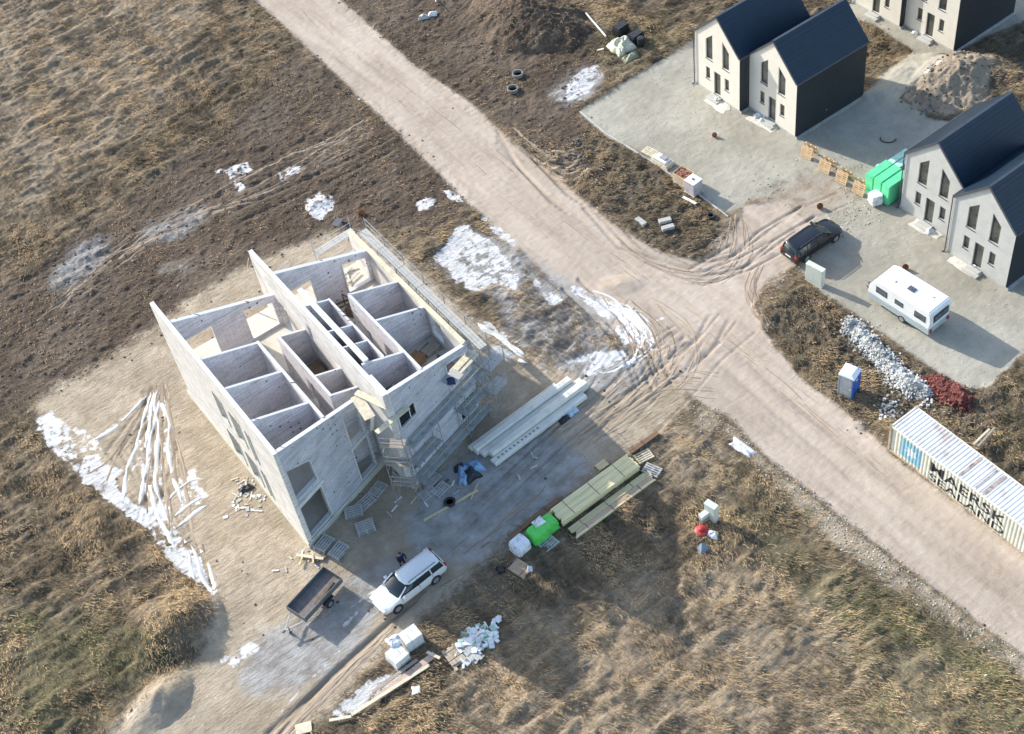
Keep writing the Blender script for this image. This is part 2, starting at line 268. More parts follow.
# ---- ground shader
def ground_mat():
    m = bpy.data.materials.new('ground_surface'); m.use_nodes = True; nt = m.node_tree; N = nt.nodes; L = nt.links; b = N['Principled BSDF']
    b.inputs['Specular IOR Level'].default_value = .2
    g = N.new('ShaderNodeNewGeometry'); pos = g.outputs['Position']
    def noise(sc, det=6, rough=.6, vec=None):
        n = N.new('ShaderNodeTexNoise'); n.inputs['Scale'].default_value = sc; n.inputs['Detail'].default_value = det; n.inputs['Roughness'].default_value = rough
        L.new(vec or pos, n.inputs['Vector']); return n.outputs['Fac']
    def mp(rot, scl):
        a = N.new('ShaderNodeMapping'); a.vector_type = 'TEXTURE'; a.inputs['Rotation'].default_value = (0, 0, rot); a.inputs['Scale'].default_value = scl; L.new(pos, a.inputs[0]); return a.outputs[0]
    def math_(op, a, b_, clamp=False):
        n = N.new('ShaderNodeMath'); n.operation = op; n.use_clamp = clamp
        for i, v in enumerate((a, b_)):
            if isinstance(v, (int, float)): n.inputs[i].default_value = v
            else: L.new(v, n.inputs[i])
        return n.outputs[0]
    def mix(f, a, c):
        n = N.new('ShaderNodeMix'); n.data_type = 'RGBA'; L.new(f, n.inputs[0])
        for i, v in ((6, a), (7, c)):
            if isinstance(v, tuple): n.inputs[i].default_value = (*v, 1)
            else: L.new(v, n.inputs[i])
        return n.outputs[2]
    def att(nm):
        a = N.new('ShaderNodeAttribute'); a.attribute_name = nm; s = N.new('ShaderNodeSeparateColor'); L.new(a.outputs['Color'], s.inputs[0]); return list(s.outputs)+[a.outputs['Alpha']]
    lay = noise(.55, 8, .68, mp(R(-62), (2.6, .8, 1)))
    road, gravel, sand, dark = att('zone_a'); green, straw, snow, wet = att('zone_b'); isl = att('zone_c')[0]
    big = noise(.12, 4); mid = noise(.8, 6, .65); fine = noise(6, 6, .7); vf = noise(25, 4, .7)
    roadst = noise(.9, 6, .6, mp(R(-61+0), (6, 1, 1))); grain = noise(2.2, 6, .7, mp(R(28), (2.2, .7, 1)))
    edge = math_('MULTIPLY', math_('SUBTRACT', math_('ADD', math_('MULTIPLY', mid, .65), math_('MULTIPLY', fine, .35)), .5), 1.5)
    def crisp(v, w_=.18, bias=.5, e=edge):
        t = math_('ADD', v, e); n = N.new('ShaderNodeMapRange'); n.interpolation_type = 'SMOOTHSTEP'; L.new(t, n.inputs[0]); n.inputs[1].default_value = bias-w_; n.inputs[2].default_value = bias+w_; return n.outputs[0]
    soil = rampn(nt, grain, [(.25, (.085, .068, .050)), (.48, (.18, .145, .105)), (.62, (.26, .21, .15)), (.8, (.38, .31, .225))])
    tan_ = rampn(nt, grain, [(.25, (.17, .135, .095)), (.5, (.33, .265, .19)), (.78, (.48, .39, .285))])
    gre = rampn(nt, fine, [(.3, (.06, .06, .03)), (.5, (.125, .125, .058)), (.72, (.26, .225, .12))])
    c = mix(crisp(straw, .3), soil, tan_); lm = N.new('ShaderNodeMix'); lm.data_type = 'RGBA'; lm.blend_type = 'MULTIPLY'; L.new(math_('SUBTRACT', 1., math_('MULTIPLY', straw, .45)), lm.inputs[0]); L.new(c, lm.inputs[6]); L.new(rampn(nt, lay, [(.36, (.42, .43, .40)), (.5, (.88, .86, .82)), (.62, (1.25, 1.16, 1.0))]), lm.inputs[7]); c = lm.outputs[2]
    gsel = math_('MULTIPLY', crisp(green, .4, .66), .5)
    c = mix(gsel, c, gre)
    dk = rampn(nt, math_('ADD', math_('MULTIPLY', grain, .5), math_('MULTIPLY', fine, .5)), [(.3, (.045, .033, .025)), (.48, (.098, .072, .052)), (.62, (.15, .112, .082)), (.78, (.24, .185, .14))])
    dk = mix(math_('MULTIPLY', rampn(nt, noise(.16, 5, .6), [(.45, (0, 0, 0)), (.62, (1, 1, 1))]), .4), dk, rampn(nt, grain, [(.3, (.13, .10, .075)), (.7, (.32, .26, .20))]))
    c = mix(crisp(dark, .3, .45), c, dk)
    ik = rampn(nt, math_('ADD', math_('MULTIPLY', vf, .5), math_('MULTIPLY', fine, .5)), [(.32, (.05, .042, .028)), (.5, (.13, .105, .075)), (.68, (.26, .22, .16))])
    c = mix(crisp(isl, .2), c, ik)
    sn = rampn(nt, math_('ADD', math_('MULTIPLY', mid, .6), math_('MULTIPLY', fine, .4)), [(.25, (.25, .195, .135)), (.45, (.42, .345, .25)), (.6, (.52, .435, .33)), (.75, (.62, .545, .44))])
    c = mix(crisp(sand, .25), c, sn); st_ = rampn(nt, noise(.33, 7, .7), [(.42, (0, 0, 0)), (.62, (1, 1, 1))]); c = mix(math_('MULTIPLY', math_('MULTIPLY', st_, sand), .5), c, (.23, .185, .13))
    rd = rampn(nt, math_('ADD', math_('MULTIPLY', roadst, .7), math_('MULTIPLY', fine, .3)), [(.28, (.32, .255, .20)), (.48, (.455, .375, .30)), (.68, (.54, .46, .38))])
    c = mix(crisp(road, .3, .5), c, rd)
    gv = rampn(nt, math_('ADD', math_('MULTIPLY', vf, .5), math_('ADD', math_('MULTIPLY', mid, .25), math_('MULTIPLY', big, .25))), [(.3, (.21, .19, .145)), (.5, (.37, .345, .28)), (.68, (.53, .50, .42))])
    c = mix(crisp(gravel, .22), c, gv)
    wet_shade = rampn(nt, mid, [(.3, (.20, .185, .165)), (.55, (.36, .355, .345)), (.8, (.50, .505, .505))])  # grey of wet ground, doubling as painted house shade on the drive
    c = mix(math_('MULTIPLY', crisp(wet, .32, .50), .85), c, wet_shade)
    sne = math_('MULTIPLY', math_('SUBTRACT', math_('ADD', math_('MULTIPLY', noise(.45, 3), .5), math_('MULTIPLY', noise(1.6, 6, .7), .5)), .5), 4.6); shf = math_('MULTIPLY', crisp(snow, .16, .86, sne), .94); c = mix(shf, c, rampn(nt, mid, [(.3, (.50, .50, .50)), (.6, (.74, .74, .74))]))
    rz_ = N.new('ShaderNodeAttribute'); rz_.attribute_name = 'zone_c'; rs = N.new('ShaderNodeSeparateColor'); L.new(rz_.outputs['Color'], rs.inputs[0]); c = mix(math_('MULTIPLY', math_('MULTIPLY', rs.outputs[1], math_('SUBTRACT', 1., shf)), math_('MULTIPLY', mid, .8)), c, (.17, .135, .10))
    # broad tonal drift of the soil itself
    n = N.new('ShaderNodeMix'); n.data_type = 'RGBA'; n.blend_type = 'MULTIPLY'; n.inputs[0].default_value = .55; L.new(c, n.inputs[6]); L.new(rampn(nt, big, [(.3, (.7, .68, .66)), (.6, (1.05, 1.05, 1.05))]), n.inputs[7])
    L.new(n.outputs[2], b.inputs['Base Color'])
    rr = math_('SUBTRACT', .95, math_('MULTIPLY', shf, .3)); L.new(rr, b.inputs['Roughness'])
    hgt = math_('ADD', math_('MULTIPLY', grain, 1.), math_('MULTIPLY', fine, .35)); hgt = math_('ADD', hgt, math_('MULTIPLY', vf, .08))
    rough_amt = math_('SUBTRACT', 1., math_('MULTIPLY', math_('ADD', math_('ADD', road, gravel), math_('MULTIPLY', sand, .45), True), .8), True)
    bp = N.new('ShaderNodeBump'); bp.inputs['Distance'].default_value = .22; L.new(rough_amt, bp.inputs['Strength']); L.new(hgt, bp.inputs['Height']); L.new(bp.outputs[0], b.inputs['Normal'])
    return m
GM = ground_mat()
def grid_objects():
    ny, nx = X.shape; idx = np.arange(ny*nx).reshape(ny, nx)
    f = np.stack([idx[:-1, :-1], idx[:-1, 1:], idx[1:, 1:], idx[1:, :-1]], -1).reshape(-1, 4)
    z_ = lambda A: ((A[:-1, :-1]+A[1:, 1:])/2).reshape(-1)
    zr, zg, zs, zsn = z_(road), z_(gravel), z_(sand), z_(snow)
    cls = np.zeros(len(f), int); cls[zs > .5] = 3; cls[zr > .5] = 1; cls[zg > .5] = 2; cls[zsn > .55] = 4
    co = np.stack([X, Y, H], -1).reshape(-1, 3).astype(np.float32)
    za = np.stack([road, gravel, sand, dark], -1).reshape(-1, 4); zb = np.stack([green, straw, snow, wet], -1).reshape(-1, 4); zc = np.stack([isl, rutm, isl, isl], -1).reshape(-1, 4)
    # normals from the whole surface, so the seams between zones do not show
    for k, nm in enumerate(('ground', 'dirt_road', 'gravel_yard', 'sandy_building_plot', 'snow')):
        ff = f[cls == k]; used, inv = np.unique(ff, return_inverse=True); inv = inv.reshape(-1, 4)
        me = bpy.data.meshes.new(nm); me.vertices.add(len(used)); me.vertices.foreach_set('co', co[used].reshape(-1))
        me.loops.add(inv.size); me.loops.foreach_set('vertex_index', inv.reshape(-1).astype(np.int32))
        me.polygons.add(len(inv)); me.polygons.foreach_set('loop_start', (np.arange(len(inv))*4).astype(np.int32)); me.polygons.foreach_set('loop_total', np.full(len(inv), 4, np.int32))
        me.update(calc_edges=True)
        for an, arr in (('zone_a', za), ('zone_b', zb), ('zone_c', zc)):
            a = me.attributes.new(an, 'FLOAT_COLOR', 'POINT'); a.data.foreach_set('color', arr[used].astype(np.float32).reshape(-1))
        me.materials.append(GM); o = bpy.data.objects.new(nm, me); COL.objects.link(o); o['kind'] = 'structure'
grid_objects()
# ------------------------------------------------------------------ materials
def block_mat(name, c1, c2, joint, dots=.5, bumpd=.01):
    m = bpy.data.materials.new(name); m.use_nodes = True; nt = m.node_tree; N = nt.nodes; L = nt.links; b = N['Principled BSDF']; b.inputs['Roughness'].default_value = .9
    b.inputs['Specular IOR Level'].default_value = .25
    tc = N.new('ShaderNodeTexCoord'); sp = N.new('ShaderNodeSeparateXYZ'); L.new(tc.outputs['Object'], sp.inputs[0])
    ad = N.new('ShaderNodeMath'); L.new(sp.outputs[0], ad.inputs[0]); L.new(sp.outputs[1], ad.inputs[1])
    cb = N.new('ShaderNodeCombineXYZ'); L.new(ad.outputs[0], cb.inputs[0]); L.new(sp.outputs[2], cb.inputs[1])
    br = N.new('ShaderNodeTexBrick'); L.new(cb.outputs[0], br.inputs['Vector']); br.inputs['Scale'].default_value = 1; br.inputs['Brick Width'].default_value = .6; br.inputs['Row Height'].default_value = .25
    br.inputs['Mortar Size'].default_value = .012; br.inputs['Mortar Smooth'].default_value = .3; br.inputs['Color1'].default_value = (*c1, 1); br.inputs['Color2'].default_value = (*c2, 1); br.inputs['Mortar'].default_value = (*joint, 1); br.inputs['Bias'].default_value = -.1
    n = N.new('ShaderNodeTexNoise'); L.new(tc.outputs['Object'], n.inputs['Vector']); n.inputs['Scale'].default_value = 1.1; n.inputs['Detail'].default_value = 7; n.inputs['Roughness'].default_value = .65
    mx = N.new('ShaderNodeMix'); mx.data_type = 'RGBA'; mx.blend_type = 'MULTIPLY'; mx.inputs[0].default_value = .8; L.new(br.outputs['Color'], mx.inputs[6])
    L.new(rampn(nt, n.outputs['Fac'], [(.3, (.72, .7, .68)), (.55, (1, 1, 1)), (.8, (1.08, 1.05, 1.02))]), mx.inputs[7])
    # darker, damp courses running along the wall, and pale sawn tops
    hn = N.new('ShaderNodeTexNoise'); hm = N.new('ShaderNodeMapping'); hm.inputs['Scale'].default_value = (.25, 5.5, 1); L.new(cb.outputs[0], hm.inputs[0]); L.new(hm.outputs[0], hn.inputs['Vector']); hn.inputs['Scale'].default_value = 1; hn.inputs['Detail'].default_value = 4
    mh = N.new('ShaderNodeMix'); mh.data_type = 'RGBA'; mh.blend_type = 'MULTIPLY'; mh.inputs[0].default_value = 1; L.new(mx.outputs[2], mh.inputs[6]); L.new(rampn(nt, hn.outputs['Fac'], [(.33, (.76, .75, .78)), (.5, (.97, .97, .97)), (.65, (1.06, 1.05, 1.04))]), mh.inputs[7])
    gn = N.new('ShaderNodeNewGeometry'); gs = N.new('ShaderNodeSeparateXYZ'); L.new(gn.outputs['Normal'], gs.inputs[0]); gt = N.new('ShaderNodeMath'); gt.operation = 'GREATER_THAN'; gt.inputs[1].default_value = .6; L.new(gs.outputs[2], gt.inputs[0])
    mt_ = N.new('ShaderNodeMix'); mt_.data_type = 'RGBA'; L.new(gt.outputs[0], mt_.inputs[0]); L.new(mh.outputs[2], mt_.inputs[6]); mt_.inputs[7].default_value = (.70, .70, .69, 1); mx = mt_
    # grip holes and mortar smears on some of the blocks
    v = N.new('ShaderNodeTexVoronoi'); v.feature = 'F1'; v.inputs['Scale'].default_value = 1.7; v.inputs['Randomness'].default_value = .25; L.new(cb.outputs[0], v.inputs['Vector'])
    l1 = N.new('ShaderNodeMath'); l1.operation = 'LESS_THAN'; l1.inputs[1].default_value = .15; L.new(v.outputs['Distance'], l1.inputs[0])
    n2 = N.new('ShaderNodeTexNoise'); L.new(cb.outputs[0], n2.inputs['Vector']); n2.inputs['Scale'].default_value = .55; n2.inputs['Detail'].default_value = 1
    l2 = N.new('ShaderNodeMath'); l2.operation = 'GREATER_THAN'; l2.inputs[1].default_value = 1-dots*.8; L.new(n2.outputs['Fac'], l2.inputs[0])
    l3 = N.new('ShaderNodeMath'); l3.operation = 'MULTIPLY'; L.new(l1.outputs[0], l3.inputs[0]); L.new(l2.outputs[0], l3.inputs[1])
    m2 = N.new('ShaderNodeMix'); m2.data_type = 'RGBA'; L.new(l3.outputs[0], m2.inputs[0]); L.new(mx.outputs[2], m2.inputs[6]); m2.inputs[7].default_value = (.10, .095, .10, 1)
    L.new(m2.outputs[2], b.inputs['Base Color']); _m[name] = m; return m
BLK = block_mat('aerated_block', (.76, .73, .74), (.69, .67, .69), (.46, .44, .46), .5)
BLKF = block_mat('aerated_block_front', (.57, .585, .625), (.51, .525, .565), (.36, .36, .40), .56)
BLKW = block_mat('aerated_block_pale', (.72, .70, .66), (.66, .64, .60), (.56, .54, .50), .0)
CONC = mat('concrete', (.47, .46, .42), .9, var=.1, scale=1.2, bump=.2)
PALEC = mat('pale_screed', (.58, .54, .46), .9, var=.08, scale=.8)
LINT = mat('precast_lintel', (.60, .61, .58), .85, var=.07, scale=2)
PLIN = mat('plinth_render', (.58, .57, .48), .85, var=.08, scale=2)
WOODY = mat('new_timber', (.62, .52, .30), .75, var=.14, scale=2, stretch=(.4, 6, 6))
WOODG = mat('grey_board', (.46, .455, .43), .85, var=.14, scale=2.5, stretch=(6, .5, 6))
WOODB = mat('weathered_board', (.36, .31, .25), .85, var=.2, scale=2.5, stretch=(.5, 6, 6))
WOODP = mat('pale_board', (.66, .58, .42), .8, var=.12, scale=2.5)
WOODD = mat('dark_board', (.16, .115, .08), .85, var=.2, scale=2.5)
STEEL = mat('galvanised_steel', (.42, .44, .45), .45, .6, var=.1)
DSTEEL = mat('dark_steel', (.12, .12, .13), .5, .5, var=.1)
WHITE = mat('white_board', (.80, .80, .78), .7, var=.03)
BLACKP = mat('black_plastic', (.025, .025, .028), .45, var=.2)
# ------------------------------------------------------------------ the unfinished house
BU = Vector((-15.532, 56.189, 0)); BR = .498
def uvz(u, v, z=0): return (u, v, z)
def UW(u, v, z=0):
    c, s = math.cos(BR), math.sin(BR); return Vector((BU.x+u*c-v*s, BU.y+u*s+v*c, z))
bh = thing('unfinished_house', 'roofless two-storey house shell of pale blocks with sloping wall tops and bare rooms', 'building', BU, BR)
z1 = lambda u: 10.3-.345*u
z2 = lambda u: 10.2-.36*(u-8.0)
f1 = lambda u: .335*u
f2 = lambda u: -2.99+.304*u
b_ = MB(); b_.prism([(-.06, f1(-.06)-.06), (8.0, f1(8.0)-.06), (8.0, f2(8.0)-.06), (15.66, f2(15.66)-.06), (15.66, 17.4), (-.06, 17.9)], -.3, .55); b_.build('plinth', PLIN, bh)
b_ = MB(); b_.prism([(.02, f1(0)+.1), (7.98, f1(8)+.1), (7.98, 17.7), (.02, 17.8)], .552, .6); b_.prism([(8.0, f2(8)+.1), (15.5, f2(15.5)+.1), (15.5, 17.3), (8.0, 17.5)], .552, .6); b_.build('ground_floor', PALEC, bh)
b_ = MB(); b_.prism([(.15, f1(.15)+.08), (7.9, f1(7.9)+.08), (7.9, 17.1), (.15, 17.2)], 4.25, 4.6); b_.build('upper_floor', PALEC, bh)
b_ = MB(); b_.prism([(8.05, f2(8.05)+.08), (15.45, f2(15.45)+.08), (15.45, 16.55), (8.05, 16.9)], 4.25, 4.6); b_.build('upper_floor', PALEC, bh)
T = .3
def wv(name, u, v0, v1, zt0, zt1, th, holes, m, zb=.6):      # wall running along v, from u to u+th
    q = MB(); q.wall((u, v0), (u, v1), th, [(0, zb), (v1-v0, zb), (v1-v0, zt1), (0, zt0)], [[(a-v0, c), (b-v0, c), (b-v0, d), (a-v0, d)] for a, b, c, d in holes], side=-1)
    return q.build(name, m, bh)
def wu(name, v, u0, u1, zf, th, holes, m, k=0., zb=.6, hp=None):   # wall along u (front edge line v + k*(u)), thickness to the back
    sc = math.sqrt(1+k*k); n_ = 8; top = [((u-u0)*sc, zf(u)) for u in np.linspace(u1, u0, n_)]
    q = MB(); q.wall((u0, v+k*u0), (u1, v+k*u1), th, [(0, zb), ((u1-u0)*sc, zb)]+top, [[((a-u0)*sc, c) for a, c in h] for h in holes], side=1)
    return q.build(name, m, bh)
# outer long walls
lw = wv('outer_wall', 0, .01, 17.5, 10.3, 10.3, T, [(8.35, 9.55, 5.3, 7.9), (5.95, 7.2, 5.2, 7.9), (4.5, 4.95, 4.9, 8.0), (8.35, 9.9, .9, 3.5), (5.85, 7.3, .9, 3.5), (4.45, 4.9, .9, 3.8)], BLKW)
for (a, b, c, d) in [(8.35, 9.55, 5.3, 7.9), (5.95, 7.2, 5.2, 7.9), (4.5, 4.95, 4.9, 8.0), (8.35, 9.9, .9, 3.5), (5.85, 7.3, .9, 3.5), (4.45, 4.9, .9, 3.8)]:
    q = MB(); q.box(-.05, .12, a-.05, a+.001, c-.05, d+.05); q.box(-.05, .12, b-.001, b+.05, c-.05, d+.05); q.box(-.05, .12, a-.05, b+.05, c-.06, c+.001); q.build('window_reveal', PLIN, lw)
wv('party_wall', 7.8, 1.0, 17.3, 10.2, 10.2, .3, [(13.2, 14.6, 4.61, 7.4), (9.3, 9.9, 7.2, 8.6)], BLKW)
wv('party_wall', 8.101, f2(8.1)+.001, 1.6, 10.15, 10.15, .18, [], BLKW)
q = MB(); q.box(7.803, 8.1, -.5, .999, .6, 10.19); q.build('party_wall', BLKW, bh)
rw = wv('outer_wall', 15.2, 1.96, 16.7, z2(15.3), z2(15.3), T, [(4.6, 6.0, 5.3, 7.2), (14.9, 16.4, .61, 3.6)], BLKW)
q = MB(); q.box(15.17, 15.53, 1.8, 16.72, z2(15.3)+.002, z2(15.3)+.09); q.box(15.36, 15.5, 1.82, 16.7, z2(15.3)+.092, z2(15.3)+.15); q.build('wall_plate', mat('wall_plate_timber', (.66, .60, .42), .8, var=.12, scale=2), bh)
# U1 fronts
hl = [[(.32, 5.0), (2.35, 5.0), (2.25, 7.15), (.36, 8.25)], [(.32, .85), (2.45, .85), (2.4, 4.2), (.32, 4.2)], [(5.55, 4.65), (6.9, 4.65), (6.9, 7.35), (5.55, 7.8)], [(5.5, .85), (7.0, .85), (6.95, 4.2), (5.5, 4.2)]]
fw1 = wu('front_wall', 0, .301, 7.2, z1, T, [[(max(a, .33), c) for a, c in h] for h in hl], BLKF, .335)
def frame_uv(h, k, v0, par, w_=.09, m=None):
    q = MB(); n = len(h)
    for i in range(n):
        (a, c), (b2, d) = h[i], h[(i+1) % n]; q.bar((a, v0+k*a-.03, c), (b2, v0+k*b2-.03, d), w_, w_, (0, 1, 0))
    return q.build('opening_frame', m or LINT, par)
for h in hl: frame_uv(h, .335, 0, fw1)
q = MB(); q.bar((.1, -.05+.03, 4.42), (2.7, .335*2.7-.05, 4.42), .12, .3); q.build('lintel', LINT, fw1); q = MB(); q.bar((5.4, f1(5.4)-.05, 4.4), (7.2, f1(7.2)-.05, 4.4), .12, .26); q.build('lintel', LINT, fw1)
# U1 inner walls
for v in (10.58, 7.17, 3.6): wu('partition_wall', v-.2, .301, 4.25, z1, .2, [], BLK)
wv('partition_wall', 4.251, 1.78, 10.6, z1(4.3), z1(4.3), .2, [(8.8, 9.8, .61, 3.0), (2.2, 3.1, 4.61, 7.0)], BLK)
wv('partition_wall', 5.75, 3.4, 10.55, z1(5.8), z1(5.8), .18, [(6.3, 7.2, 4.61, 6.9)], BLK)
wu('partition_wall', 10.36, 5.931, 7.799, z1, .18, [], BLK); wu('partition_wall', 5.6, 5.931, 7.799, z1, .16, [], BLK); wu('partition_wall', 3.4, 5.931, 7.799, z1, .18, [], BLK)
bk = wu('back_wall', 14.85, .301, 7.799, z1, T, [[(.6, .9), (2.8, .9), (2.8, 3.8), (.6, 3.8)], [(.55, 4.8), (2.8, 4.8), (2.8, 8.1), (.55, 8.1)], [(5.3, 4.8), (7.5, 4.8), (7.5, 7.0), (5.3, 7.75)]], BLK)
q = MB(); q.bar((2.83, 14.83, 4.62), (2.83, 14.83, 8.1), .1, .1); q.bar((.5, 14.82, 8.2), (5.3, 14.82, 8.2), .08, .2); q.build('lintel', LINT, bk)
# U2
s2 = math.sqrt(1+.304**2)
h2 = [[(8.45, 6.2), (10.0, 6.2), (10.0, 7.5), (8.45, 7.5)], [(13.25, 5.0), (15.15, 5.0), (15.15, 7.1), (13.25, 7.75)], [(8.5, 1.5), (10.0, 1.5), (10.0, 2.7), (8.5, 2.7)], [(13.6, 1.2), (15.2, 1.2), (15.2, 3.0), (13.6, 3.0)], [(10.7, 1.7), (10.95, 1.7), (10.95, 2.7), (10.7, 2.7)]]
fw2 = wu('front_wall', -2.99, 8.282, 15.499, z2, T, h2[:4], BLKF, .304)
for h in h2[:4]: frame_uv(h, .304, -2.99, fw2)
PANE = mat('unlit_pane', (.012, .016, .02), .1, var=.1)
for h in (h2[0], h2[2], h2[3]):
    a, c = h[0]; b2, d = h[2]; pn = lambda u, o=.12: (u, -2.99+.304*u+o)
    q = MB(); q.wall(pn(a), pn(b2), .02, [(0, c), ((b2-a)*s2, c), ((b2-a)*s2, d), (0, d)]); q.build('pane', PANE, fw2)
    q = MB(); q.bar((*pn(b2-.5, .08), c), (*pn(b2-.5, .08), d), .07); q.build('mullion', LINT, fw2)
wv('partition_wall', 9.85, 2.9, 10.0, z2(9.9), z2(9.9), .15, [(5.0, 5.8, 4.61, 6.8)], BLK)
wu('partition_wall', 9.82, 8.101, 9.849, z2, .15, [], BLK); wu('partition_wall', 6.7, 8.101, 9.849, z2, .12, [], BLK); wu('partition_wall', 4.8, 8.101, 9.849, z2, .12, [], BLK)
wv('partition_wall', 8.75, 2.95, 6.69, z2(8.8), z2(8.8), .1, [], BLK)
wu('partition_wall', 2.72, 8.282, 11.299, z2, .17, [[(9.2, 4.61), (10.1, 4.61), (10.1, 6.8), (9.2, 6.8)]], BLK)
wv('partition_wall', 11.3, .78, 9.95, z2(11.35), z2(11.35), .18, [(3.4, 4.3, 4.61, 6.9), (7.6, 8.5, 4.61, 6.9)], BLK)
wu('partition_wall', 9.77, 11.481, 15.199, z2, .18, [], BLK); wu('partition_wall', 6.45, 11.481, 15.199, z2, .18, [], BLK)
bk2 = wu('back_wall', 14.0, 8.101, 15.199, z2, T, [[(8.6, 4.8), (10.5, 4.8), (10.5, 7.95), (8.6, 7.95)], [(12.95, 4.8), (14.9, 4.8), (14.9, 7.1), (12.95, 7.7)]], BLK)
q = MB(); q.bar((10.47, 13.98, 4.62), (10.47, 13.98, 7.95), .1, .1); q.build('lintel', LINT, bk2); q = MB(); q.bar((12.98, 13.98, 4.62), (12.98, 13.98, 7.6), .1, .1); q.build('lintel', LINT, bk2)
q = MB(); q.box(8.5, 8.86, 2.9, 11.6, 9.93, 10.13); q.build('white_beam', WHITE, bh)
# pillars/recess between the two fronts: side return of the right unit with door opening
# loose things in the rooms
def loose_box(name, label, cat, u, v, z, a, b, c, rz, m, group=None):
    q = MB(); q.box(-a/2, a/2, -b/2, b/2, 0, c); o = q.build(name, m, bevel=.01); o.location = UW(u, v, z); o.rotation_euler = (0, 0, BR+rz); tag(o, label, cat, group); return o
# ------------------------------------------------------------------ pallets
def pallet_mb(q, x=0, y=0, z=0, w=1.2, d=.8, n=5):
    for k in range(3): yy = -d/2+.05+k*(d-.1)/2; q.box(x-w/2, x+w/2, y+yy-.05, y+yy+.05, z, z+.022)
    for k in range(3):
        xx = -w/2+.07+k*(w-.14)/2
        for j in range(3): yy = -d/2+.05+j*(d-.1)/2; q.box(x+xx-.07, x+xx+.07, y+yy-.05, y+yy+.05, z+.022, z+.1)
        q.box(x+xx-.06, x+xx+.06, y-d/2, y+d/2, z+.1, z+.122)
    for k in range(n): yy = -d/2+.06+k*(d-.12)/(n-1); q.box(x-w/2, x+w/2, y+yy-.055, y+yy+.055, z+.122, z+.144)
    return q
def H0(x, y): return float(hz(np.array([x]), np.array([y]))[0])
def place(o, px, py, rz=0, z=None, rx=0, ry=0):
    p = W(px, py); o.location = (p.x, p.y, H0(p.x, p.y) if z is None else z); o.rotation_euler = (rx, ry, rz); return o
def pallet(label, px, py, rz, m=None, z=None, rx=0, ry=0, group='wooden pallets lying about the site', s=1.):
    o = pallet_mb(MB(), w=1.2*s, d=.85*s).build('pallet', m or WOODB); tag(o, label, 'pallet', group); return place(o, px, py, rz, z, rx, ry)
# ------------------------------------------------------------------ scaffolds on the unfinished house
def scaffold(label, p0, p1, depth, levels, nb, deckm, side=1, rails=(1., .5), railm=None, top=None, skip=(), ends=True):
    p0 = Vector((*p0, 0)); p1 = Vector((*p1, 0)); d = (p1-p0).normalized(); n = Vector((-d.y, d.x, 0))*side; Lg = (p1-p0).length; top = top or levels[-1]+1.05
    t = thing('scaffold', label, 'scaffold', UW(p0.x, p0.y, 0), BR+math.atan2(d.y, d.x)); s = side
    bl = Lg/nb
    for k in range(nb+1):
        q = MB(); x = k*bl
        for y, tp in ((0, levels[-1]), (depth*s, top)): q.tube((x, y, -.05), (x, y, tp), .03, 6); q.box(x-.08, x+.08, y-.08, y+.08, -.02, .02)
        for z in levels: q.tube((x, 0, z-.06), (x, depth*s, z-.06), .025, 6)
        z = .9
        while z < levels[-1]: q.tube((x, 0, z), (x, depth*s, z), .02, 6); z += 1.
        q.build('upright_frame', STEEL, t)
    for z in levels:
        for k in range(nb):
            if (z, k) in skip: continue
            for j in range(3):
                w_ = depth/3; q = MB(); q.box(k*bl+.02, (k+1)*bl-.02, s*(j*w_)+.015 if s > 0 else -(j+1)*w_+.015, s*(j*w_)+w_-.015 if s > 0 else -j*w_-.015, z-.02, z+.03)
                q.build('deck_board', deckm, t)
            q = MB()
            for r in rails: q.tube((k*bl, depth*s, z+r), ((k+1)*bl, depth*s, z+r), .022, 6)
            q.build('guard_rail', railm or STEEL, t)
    q = MB()
    for k in range(0, nb, 2): q.tube((k*bl, depth*s, .1), ((k+1)*bl, depth*s, levels[-1]), .02, 6)
    q.build('brace', STEEL, t)
    return t
scaffold('long scaffold of grey boards along the far side wall with the yellow top', (16.2, 1.5), (16.2, 17.2), .72, [2.3, 4.4, 6.5], 6, WOODG, side=-1, rails=(.5, 1.), top=7.6)
scaffold('short scaffold of grey boards across the rear corner of the unfinished house', (12.7, 17.2), (16.1, 17.4), .68, [4.4, 6.5], 1, WOODG, side=1, rails=(.5,))
fo = lambda u, o: (u+.291*o, f2(u)-.957*o)
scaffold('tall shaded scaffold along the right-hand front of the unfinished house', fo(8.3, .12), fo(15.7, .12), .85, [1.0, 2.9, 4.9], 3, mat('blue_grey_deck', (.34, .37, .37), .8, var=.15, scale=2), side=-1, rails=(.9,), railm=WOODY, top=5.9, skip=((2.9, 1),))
scaffold('narrow scaffold tower with sunlit boards in the recess between the two fronts', (7.05, -.55), (8.15, -1.7), .8, [2.4, 4.6, 6.6], 1, WOODB, side=-1, rails=(.5, 1.), top=8.2)
scaffold('corner scaffold bay beside the right-hand front corner of the unfinished house', fo(15.9, .3), fo(17.4, .3), 1.0, [2.4, 4.9], 1, WOODG, side=-1, rails=(.5, 1.), top=6.2)
q = MB(); 
for k in range(3): q.box(-.1, 2.15, k*.3, k*.3+.27, 0, .05)
q.box(.2, 2.3, .32, .58, .051, .1)
o = q.build('board_stack', WOODP); tag(o, 'pale scaffold boards laid in front of the upper right opening of the unfinished house', 'boards'); o.location = UW(13.9, .45, 6.62); o.rotation_euler = (0, 0, BR+.3)
q = MB(); q.bar((13.95-13.9, .1, -6.6), (.05, .1, 0), .07); q.bar((2.0, .1, -6.6), (2.0, .1, 0), .07); q.bar((-.1, .45, -.04), (2.2, .45, -.04), .06); q.build('support_post', STEEL, o)
